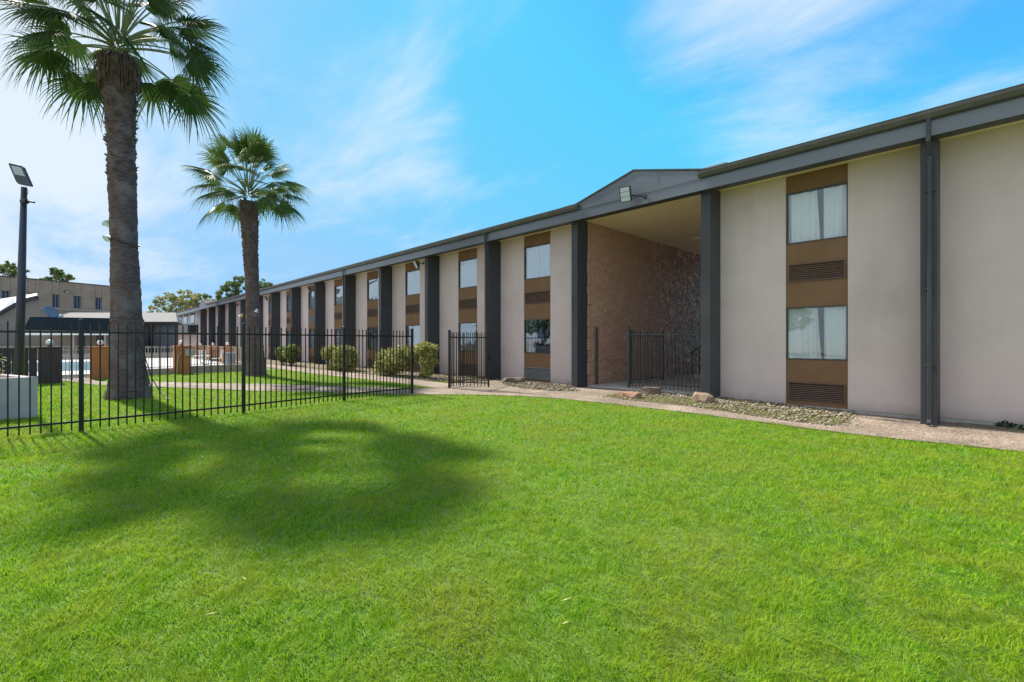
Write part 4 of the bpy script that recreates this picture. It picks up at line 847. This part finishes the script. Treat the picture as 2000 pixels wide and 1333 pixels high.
for i in range(5):
    b0_, b1_ = .13 + i * .085, .195 + i * .085; f_ = lambda a, b3: C0[0] + (C0[1] - C0[0]) * a + (C0[3] - C0[0]) * b3 + (C0[2] - C0[3] - C0[1] + C0[0]) * a * b3
    ln.prism([f_(.16, b0_), f_(.86, b0_), f_(.86, b1_), f_(.16, b1_)], nn_ * .004)
ln.build('lens', lens, lp)
sc = empty('security_camera', (-15.15, -.6, 4.62), 'small dark security camera on the lamp pole', 'camera')
q = MB(); q.tube([(-15.22, -.68, 4.62), (-15.14, -.60, 4.62)], .055, 12); q.build('mount', lampblack, sc); q = MB(); q.tube([(-15.14, -.6, 4.63), (-15.03, -.48, 4.60)], .022, 10); q.build('barrel', lampblack, sc)
q = MB(); q.tube([(-15.16, -.62, 4.66), (-15.14, -.58, 4.85), (-15.2, -.62, 4.97)], .005, 5); q.build('wire', lampblack, sc)
pl = empty('planter', (-13.9, -1.8, 0), 'pale concrete block planter with bare soil at the left edge', 'planter')
def rot_rect(c, u, a0, a1, b0, b1): 
    u = Vector(u).normalized(); v = Vector((-u.y, u.x, 0)); c = Vector(c); return [c + u * a + v * b3 for a, b3 in ((a0, b0), (a1, b0), (a1, b1), (a0, b1))]
cor = (-12.70, -.36, 0); ud = (.05, -1, 0)          # front face runs from the near right corner towards the left of the photo
q = MB()
uu = Vector(ud).normalized(); vv = Vector((-1, -.35, 0)).normalized(); L1, L2, th_ = 2.6, 2.0, .14; A_ = Vector(cor)
q.prism([A_, A_ + uu * L1, A_ + uu * L1 + vv * th_, A_ + vv * th_], (0, 0, .78)); q.prism([A_ + vv * th_, A_ + vv * th_ + uu * th_, A_ + uu * th_ + vv * L2, A_ + vv * L2], (0, 0, .782))
q.prism([A_ + vv * L2, A_ + vv * L2 + uu * L1, A_ + vv * (L2 + th_) + uu * L1, A_ + vv * (L2 + th_)], (0, 0, .78)); q.prism([A_ + uu * L1 + vv * th_, A_ + uu * L1 + vv * L2, A_ + uu * (L1 - th_) + vv * L2, A_ + uu * (L1 - th_) + vv * th_], (0, 0, .779))
q.build('wall', mat('planter_concrete', (.54, .46, .45), .9, color2=(.46, .39, .38), nscale=2.5, bump=.4, bscale=60), pl, bevel=.01)
q = MB(); q.prism([A_ + vv * .1 + uu * .1, A_ + uu * (L1 - .1) + vv * .1, A_ + uu * (L1 - .1) + vv * L2, A_ + vv * L2 + uu * .1], (0, 0, .70)); q.build('soil', soil, pl)
rp = Vector((-14.0, -.95, .7)); wp = empty('young_plant', rp, 'spindly yellow leaved plant growing in the concrete planter', 'plant')
q = MB()
for dx, dz in ((-.05, .32), (.06, .22), (0, .45)): q.tube([rp, rp + Vector((dx, dx, dz))], [.007, .003], 5)
q.build('stem', barkm, wp); foliage('leaves', [(rp.x, rp.y, rp.z + .25, .1, .1, .2)], 60, .03, shrubm, wp, 77)

# ------------------------------------------------------------------ pool enclosure
f = MB(); f.box(-62, -25.75, -14, 7.3, -.1, .13); o = f.build('pool_deck', deckm); o['kind'] = 'structure'
f = MB(); f.box(-42, -29, -10, 3.2, .12, .136); o = f.build('pool_water', water); o['kind'] = 'structure'
def globe(parent, x, y, z, r_=.1):
    g_ = MB(); g_.lathe((x, y, z), [(0.0, 0), (.055, 0), (.05, .05)], 12); b3 = g_.build('lamp_base', lampblack, parent)
    g_ = MB(); pr_ = [(r_ * math.sin(a), .05 + r_ - r_ * math.cos(a)) for a in np.linspace(.15, math.pi, 12)]; g_.lathe((x, y, z), pr_, 20); g_.build('globe', globe_m, b3, smooth=True)
def pillar(x, y, m, label, s=.58, hgt=1.27, gl=True, s2=None, z0=0):
    o = empty('pillar', (x, y, 0), label, 'pillar', 'square pillars round the pool'); s2 = s2 or s
    MB().box(x - s2, x, y - s / 2, y + s / 2, z0 - .05, hgt - .05).build('shaft', m, o, bevel=.015)
    MB().box(x - s2 - .02, x + .02, y - s / 2 - .02, y + s / 2 + .02, hgt - .05, hgt).build('cap', m, o, bevel=.01)
    if gl: globe(o, x - s2 / 2, y, hgt)
    return o
pillar(-22.5, -.36, darkwood, 'dark brown pillar at the end of the dark fence left of the pool gate', .55, 1.28)
pillar(-23.95, 1.02, orange, 'largest orange pillar, right of the pool gate opening', .60, 1.27)
pillar(-25.25, 3.82, orange, 'orange pillar with a grey meter box on it', .55, 1.27)
pillar(-25.5, 6.85, orange, 'orange pillar half hidden by the farther palm trunk', .5, 1.27, gl=False)
pillar(-33.2, 7.42, orange, 'nearest orange pillar of the far row behind the rails', .62, 1.16)
pillar(-39.6, 7.9, orange, 'second orange pillar of the far row behind the rails', .62, 1.11)
pillar(-47.4, 8.5, orange, 'third orange pillar of the far row behind the rails', .62, 1.06)
pillar(-59.9, 9.9, orange, 'smallest most distant orange pillar behind the rails', .6, .95)
mb_ = empty('meter_box', (-24.65, 4.15, .8), 'pale grey meter box fixed on the orange pillar', 'meter box')
MB().box(-25.23, -25.1, 3.92, 4.26, .82, 1.12).build('box', mat('meter', (.42, .42, .36), .6), mb_, bevel=.01); q = MB(); q.tube([(-25.19, 3.78, .95), (-25.17, 3.66, .85), (-25.17, 3.60, .02)], .025, 7); q.build('conduit', tan, mb_)
dw = empty('dark_fence', (-23, -2.5, 0), 'dark brown boarded fence at the left edge behind the lamp pole', 'fence')
q = MB()
for i in range(34): q.box(-22.62, -22.57 + rnd.uniform(0, .008), -.66 - .2 * (i + 1) + .008, -.66 - .2 * i, .0, 1.24 + rnd.uniform(-.01, .01))
q.build('board', darkwood, dw); MB().box(-22.66, -22.54, -7.5, -.66, 1.255, 1.30).build('top_rail', tan, dw)
def railing(name, a, b2, label, z0, z1, lowwall, sp=.11, m=tan, grp='tan railings round the pool'):
    o = empty(name, (a[0], a[1], 0), label, 'railing', grp); a, b2 = Vector((*a, 0)), Vector((*b2, 0)); d = (b2 - a).normalized(); p = Vector((-d.y, d.x, 0))
    if lowwall: q = MB(); q.obox((a + b2) / 2 + Vector((0, 0, lowwall / 2 - .03)), (b2 - a) / 2, p * .09, (0, 0, lowwall / 2 + .03)); q.build('low_wall', tan, o, bevel=.01)
    for z in (z0 + .06, z1): MB().bar(a + Vector((0, 0, z)), b2 + Vector((0, 0, z)), .04, .03).build('rail', m, o)
    L = (b2 - a).length; n = int(L / sp); q = MB()
    for i in range(1, n):
        c = a + (b2 - a) * i / n; q.obox(c + Vector((0, 0, (z0 + z1) / 2)), d * .01, p * .01, (0, 0, (z1 - z0) / 2))
    q.build('baluster', m, o)
wpale = mat('pale_rail', (.55, .47, .42), .6)
railing('railing', (-25.5, 1.33), (-25.55, 3.53), 'pale railing on a low wall between the two nearer orange pillars', .27, 1.2, .27, m=wpale)
railing('railing', (-25.6, 4.12), (-25.75, 6.6), 'pale railing on a low wall right of the pillar with the meter box', .35, 1.2, .34, m=wpale)
railing('pool_gate', (-23.4, -.05), (-23.9, .70), 'tan barred pool gate between the dark pillar and the largest orange pillar', .05, 1.15, 0, m=wpale)
railing('railing', (-47.5, -12), (-47.5, 7.3), 'long tan railing on the far side of the pool', .5, 1.08, .5, sp=.22)
railing('railing', (-59.9, 10.15), (-26.2, 7.05), 'tan railing running along the far row of orange pillars', .3, 1.1, .28, sp=.16)
tb = empty('table', (-29.8, 5.25, .13), 'white garden table seen through the pool railing', 'table')
MB().box(-30.2, -29.5, 4.75, 5.75, .68, .71).build('tabletop', white, tb)
for x, y in ((-30.1, 4.85), (-29.6, 4.85), (-30.1, 5.65), (-29.6, 5.65)): MB().bar((x, y, .13), (x, y, .68), .03).build('leg', white, tb)
def chair(x, y, rz, label):
    o = empty('garden_chair', (x, y, .13), label, 'chair', 'white garden chairs by the pool'); u = Vector((math.cos(rz), math.sin(rz), 0)); v = Vector((-u.y, u.x, 0)); c = Vector((x, y, .13))
    MB().obox(c + Vector((0, 0, .40)), u * .22, v * .22, (0, 0, .015)).build('seat', white, o); q = MB()
    for k in (-2, -1, 0, 1, 2): q.obox(c - u * .23 + v * k * .085 + Vector((0, 0, .63)), u * .008, v * .025, Vector((-.03 * u.x, -.03 * u.y, .22)))
    q.obox(c - u * .26 + Vector((0, 0, .85)), u * .012, v * .21, (0, 0, .025)); q.build('backrest', white, o)
    for a, b3 in ((1, 1), (1, -1), (-1, 1), (-1, -1)): MB().bar(c + u * .2 * a + v * .2 * b3, c + u * .19 * a + v * .19 * b3 + Vector((0, 0, .39)), .025).build('leg', white, o)
chair(-30.0, 4.6, R(70), 'white garden chair under the left end of the white table'); chair(-29.4, 5.3, R(170), 'white garden chair in front of the white table'); chair(-29.6, 6.05, R(-120), 'white garden chair right of the white table')
# bicycle: wheels, frame, handlebar, saddle
bk_ = empty('bicycle', (-31.1, 6.5, .13), 'dark bicycle parked behind the pool railing', 'bicycle'); c0 = Vector((-31.1, 6.35, .46)); du = Vector((.25, .97, 0)).normalized()
def ringm(c, r_, t_): return MB().tube([c + du * r_ * math.cos(a) + Vector((0, 0, r_ * math.sin(a))) for a in np.linspace(0, 2 * math.pi, 25)], t_, 6)
for sg in (-1, 1):
    wo_ = ringm(c0 + du * .5 * sg, .32, .022).build('wheel', lampblack, bk_); q = MB()
    for k in range(8): a = k * math.pi / 4; q.tube([c0 + du * .5 * sg, c0 + du * .5 * sg + du * .31 * math.cos(a) + Vector((0, 0, .31 * math.sin(a)))], .004, 4)
    q.build('spoke', ventgrey, wo_)
q = MB(); A1, B1, C1, D1 = c0 - du * .5, c0 + du * -.05, c0 + du * -.18 + Vector((0, 0, .42)), c0 + du * .36 + Vector((0, 0, .42)); E1 = c0 + du * .5
for a, b3 in ((A1, B1), (A1, C1), (B1, C1), (B1, D1), (C1, D1), (D1, E1), (D1, D1 + Vector((0, 0, .16)))): q.tube([a, b3], .018, 6)
q.build('frame', lampblack, bk_); MB().tube([D1 + Vector((.25, 0, .16)), D1 + Vector((-.25, 0, .16))], .013, 6).build('handlebar', lampblack, bk_)
MB().obox(C1 + Vector((0, 0, .08)), du * .12, Vector((.06, 0, 0)), (0, 0, .03)).build('saddle', lampblack, bk_, bevel=.01)
bn = empty('cooler_bin', (-30.9, 7.0, .13), 'blue grey covered bin behind the pool railing by the last pillar', 'bin')
bg_ = mat('bluegrey', (.16, .19, .25), .5); q = MB(); q.prism([(-31.15, 6.75, .13), (-30.7, 6.75, .13), (-30.7, 7.22, .13), (-31.15, 7.22, .13)], (0, 0, .62)); q.build('body', bg_, bn, bevel=.03); MB().box(-31.18, -30.67, 6.72, 7.25, .755, .81).build('lid', bg_, bn, bevel=.015)

# ------------------------------------------------------------------ buildings beyond the pool
A = Vector((-74.35, -4.96, 0)); D = Vector((-.4021, .9156, 0)); Nn = Vector((.9156, .4021, 0))     # brick wall line and outward normal
bb = empty('brick_building', A, 'tan brick building with narrow slot windows above the low roofs at left', 'building')
HT = 8.52
def seg(a, b3, z0, z1, d0=0, d1=.4): return [A + D * a + Nn * -d0, A + D * b3 + Nn * -d0, A + D * b3 - Nn * d1, A + D * a - Nn * d1], z0, z1
q = MB()
def addseg(q, a, b3, z0, z1, d0=0, d1=.4):
    pts, z0, z1 = seg(a, b3, z0, z1, d0, d1); q.prism([p + Vector((0, 0, z0)) for p in pts], (0, 0, z1 - z0))
slots = [(-7.5, -6.9, 5.5, 7.0), (-5.2, -4.6, 5.5, 7.0), (-2.6, -2.0, 5.5, 7.0), (.12, .78, 5.5, 7.0), (2.25, 2.85, 5.5, 7.0), (4.35, 5.0, 5.5, 7.0), (6.35, 7.05, 5.5, 7.0), (8.5, 9.15, 5.5, 7.0)]
px_ = -14
for a, b3, z0, z1 in slots:
    addseg(q, px_, a, 0, HT); addseg(q, a, b3, 0, z0); addseg(q, a, b3, z1, HT); px_ = b3
addseg(q, px_, 11.6, 0, HT); q.build('wall', brick, bb)
q = MB(); addseg(q, 11.2, 11.6, 0, HT - .01, .4, 16); addseg(q, -14, 11.19, 0, 8.3, .5, 16); q.build('side_wall', brick, bb)
q = MB(); addseg(q, -14.05, 11.66, HT, HT + .10, -.06, .5); q.build('parapet_cap', darkshingle, bb)
q = MB(); addseg(q, -14, 11.6, 5.24, 5.33, -.12, -.001); q.build('ledge', mat('ledge', (.5, .42, .36), .8), bb)
for a, b3, z0, z1 in slots:
    q = MB(); addseg(q, a, a + .08, z0, z1, .1, .35); addseg(q, b3 - .08, b3, z0, z1, .1, .35); addseg(q, a + .45 * (b3 - a), a + .55 * (b3 - a), z0, z1, .1, .2); wn = q.build('window', ventgrey, bb)
    q = MB(); addseg(q, a, b3, z0, z1, .22, .24); q.build('pane', mat('slot_glass', (.03, .05, .07), .15), wn)
for a, _b, z0, z1 in slots:
    q = MB(); addseg(q, a - .04, a - .01, z0, HT, -.012, -.001); addseg(q, _b + .01, _b + .04, z0, HT, -.012, -.001); q.build('joint', mat('joint', (.2, .13, .1), .9), bb)
wl_ = empty('wall_lamp', A + D * 5.66 + Vector((0, 0, 7.43)), 'small oval wall lamp high on the brick building', 'wall lamp')
c = A + D * 5.66 + Nn * .1 + Vector((0, 0, 7.43)); MB().obox(c, D * .28, Nn * .1, (0, 0, .11)).build('housing', lampblack, wl_, bevel=.06); MB().obox(c + Nn * .1 - Vector((0, 0, .03)), D * .18, Nn * .02, (0, 0, .05)).build('lens', white, wl_)
# low shingled house
hs = empty('low_house', (-55, 3, 0), 'low dark walled building with a grey shingled gable roof', 'building')
Gd = Vector((8.29, 8.57, 0)).normalized(); Gn = Vector((Gd.y, -Gd.x, 0)); G0 = Vector((-60.3, -.5, 0)) ; Lg = 12.4
ev = G0 + Gn * 1.6; rg = G0 - Gn * 1.3; bkk = G0 - Gn * 4.2
q = MB(); zr, ze = 4.15, 3.16
for p_, e3, hp_ in ((rg, ev, 0), (rg, bkk, 3.6)):
    a0 = p_ + Vector((0, 0, zr)); a1 = a0 + Gd * (Lg - 2.3); b1 = e3 + Gd * (Lg - hp_) + Vector((0, 0, ze)); b0 = e3 + Vector((0, 0, ze)); q.prism([a0, a1, b1, b0], (0, 0, .09))
q.prism([rg + Gd * (Lg - 2.3) + Vector((0, 0, zr)), ev + Gd * Lg + Vector((0, 0, ze)), bkk + Gd * (Lg - 3.6) + Vector((0, 0, ze))], (0, 0, .089)); q.build('roof', shingle, hs)
q = MB(); i0 = G0 + Gn * 1.3 + Gd * .3; i1 = G0 - Gn * 3.9 + Gd * .3; q.prism([i0, i1, i1 + Gd * (Lg - 4.2), i0 + Gd * (Lg - .7)], (0, 0, 3.15)); q.prism([i0 + Vector((0, 0, 3.152)), i1 + Vector((0, 0, 3.152)), rg + Gd * .3 + Vector((0, 0, zr - .02))], Gd * .1); q.build('wall', greywall, hs)
for a, wdt, nm in ((8.0, .75, 'door'), (5.6, .5, 'window')):
    cc_ = G0 + Gn * 1.32 + Gd * (a + .3); MB().obox(cc_ + Vector((0, 0, 1.05 if nm == 'door' else 1.4)), Gd * wdt, Gn * .03, (0, 0, 1.02 if nm == 'door' else .5)).build(nm, darkdoor, hs)
for a in (6.9, 9.9): MB().obox(G0 + Gn * 1.45 + Gd * a + Vector((0, 0, 1.55)), Gd * .12, Gn * .12, (0, 0, 1.55)).build('post', darkdoor, hs)
q = MB(); q.prism([ev + Gn * .02 + Vector((0, 0, 2.95)), ev + Gn * .02 + Gd * Lg + Vector((0, 0, 2.95)), ev + Gn * .05 + Gd * Lg + Vector((0, 0, 2.95)), ev + Gn * .05 + Vector((0, 0, 2.95))], (0, 0, .28)); q.build('fascia', darkdoor, hs)
v_ = empty('roof_vent', (-58.9, -.6, 3.4), 'small white vent on the low gable left of the larger palm', 'vent'); MB().lathe((-57.7, -.25, 3.45), [(.2, 0), (.2, .25), (.3, .27), (.25, .42), (0, .45)], 14).build('cowl', white, v_, smooth=True)
# canopy building
cn = empty('pool_house', (-54.7, -2, 0), 'low pool house with a deep dark blue canopy band over beige walls', 'building')
K0 = Vector((-54.78, -1.99, 0)); Kd = Vector((7.03, 7.27, 0)).normalized(); Kn = Vector((Kd.y, -Kd.x, 0)); LK = 7.3
q = MB(); q.prism([K0 + Vector((0, 0, 3.5)), K0 + Kd * LK + Vector((0, 0, 3.38)), K0 + Kd * LK + Vector((0, 0, 2.3)), K0 - Kd * .6 + Vector((0, 0, 2.42))], -Kn * .35); q.build('canopy', bandm, cn)
q = MB(); q.prism([K0 - Kd * .75 + Vector((0, 0, 2.0)), K0 + Kd * LK + Vector((0, 0, 2.0)), K0 + Kd * LK + Vector((0, 0, 2.24)), K0 - Kd * .75 + Vector((0, 0, 2.26))], -Kn * .3); q.build('white_trim', white, cn)
q = MB(); q.prism([K0 - Kn * 1.6 - Kd * .8, K0 - Kn * 1.6 + Kd * LK, K0 - Kn * 2.6 + Kd * LK, K0 - Kn * 2.6 - Kd * .8], (0, 0, 3.3)); q.build('wall', beigewall, cn)
q = MB(); q.prism([K0 - Kn * .36 - Kd * .3, K0 - Kn * .36 + Kd * LK, K0 - Kn * 2.4 + Kd * LK, K0 - Kn * 2.4 - Kd * .3], (0, 0, .1))
q = MB(); q.prism([p + Vector((0, 0, 3.30)) for p in (K0 - Kn * .36 + Kd * .1, K0 - Kn * .36 + Kd * LK, K0 - Kn * 2.6 + Kd * LK, K0 - Kn * 2.6 + Kd * .1)], (0, 0, .1)); q.build('roof', darkshingle, cn)
for a in (2.7, 4.3, 5.4, 7.2): MB().obox(K0 - Kn * 1.58 + Kd * a + Vector((0, 0, 1.0)), Kd * .28, Kn * .03, (0, 0, 1.0)).build('door', darkdoor, cn)
for a in (3.4, 6.0): MB().obox(K0 - Kn * .2 + Kd * a + Vector((0, 0, 1.0)), Kd * .06, Kn * .06, (0, 0, 1.0)).build('post', tan, cn)
q = MB(); q.lathe((0, 0, 0), [(0, 0), (.3, .03), (.6, .13)], 20)
ds = empty('satellite_dish', (-56.2, -1.3, 3.6), 'grey satellite dish on the canopy roof', 'satellite dish')
dm = MB(); rotm = Matrix.Rotation(R(62), 4, Vector((-.7, .7, 0)).normalized())
for k in range(1): 
    ref = MB(); ref.lathe((0, 0, 0), [(0.001, 0), (.25, .02), (.45, .07), (.6, .13), (.6, .145), (.45, .085), (.25, .035), (.001, .015)], 22)
    dm.add([rotm @ Vector(p) + Vector((-54.9, -.85, 3.9)) for p in ref.v], ref.f)
dm.build('reflector', mat('dish', (.16, .18, .21), .6), ds, smooth=True); MB().bar((-55.0, -.95, 3.4), (-54.95, -.88, 3.9), .06).build('mast', lampblack, ds)
# curved roof building at the left edge
cv = empty('curved_roof_building', (-59, -2.5, 0), 'beige building end with a sweeping white metal roof at the left edge', 'building')
Fp = [(-58.71, -7.49, 1.45), (-59.79, -5.73, 2.66), (-59.95, -4.74, 3.39), (-59.93, -4.0, 3.99), (-59.79, -3.14, 4.74), (-59.62, -2.39, 5.23), (-59.38, -1.71, 5.49)]
Bp = [(-72.9, -9.94, 4.62), (-70.45, -7.41, 5.02), (-68.71, -5.6, 5.37), (-67.66, -4.52, 5.57), (-66.68, -3.51, 5.77), (-65.84, -2.64, 5.97), (-65.14, -1.91, 6.13)]
q = MB(); n = len(Fp); up = Vector((0, 0, .1))
vs = [Vector(p) for p in Fp] + [Vector(p) for p in Bp]; vs += [v2 + up for v2 in vs]
fs = []
for i in range(n - 1): fs += [(i, i + 1, n + i + 1, n + i), (2 * n + i, 3 * n + i, 3 * n + i + 1, 2 * n + i + 1), (i, 2 * n + i, 2 * n + i + 1, i + 1)]
fs += [(n - 1, 3 * n - 1, 4 * n - 1, 2 * n - 1)]
q.add(vs, fs); q.build('roof', metalroof, cv)
q = MB()
for i in range(n - 1):
    a, b3 = Vector(Fp[i]), Vector(Fp[i + 1]); q.add([a + Vector((.03, -.03, -.2)), b3 + Vector((.03, -.03, -.2)), b3 + Vector((.03, -.03, .11)), a + Vector((.03, -.03, .11)), a + Vector((-.05, .05, -.2)), b3 + Vector((-.05, .05, -.2)), b3 + Vector((-.05, .05, .11)), a + Vector((-.05, .05, .11))], [(0, 1, 2, 3), (7, 6, 5, 4), (0, 4, 5, 1), (3, 2, 6, 7)])
q.build('rake_trim', darkdoor, cv)
q = MB(); off = Vector((-.25, .1, 0))
for i in range(n - 1):
    a, b3 = Vector(Fp[i]) + off, Vector(Fp[i + 1]) + off; q.add([Vector((a.x, a.y, 0)), Vector((b3.x, b3.y, 0)), b3, a], [(0, 1, 2, 3)])
e4 = Vector(Fp[-1]) + off; e5 = Vector(Bp[-1]) + off; q.add([Vector((e4.x, e4.y, 0)), Vector((e5.x, e5.y, 0)), e5, e4], [(0, 1, 2, 3)]); q.build('wall', beigewall, cv)
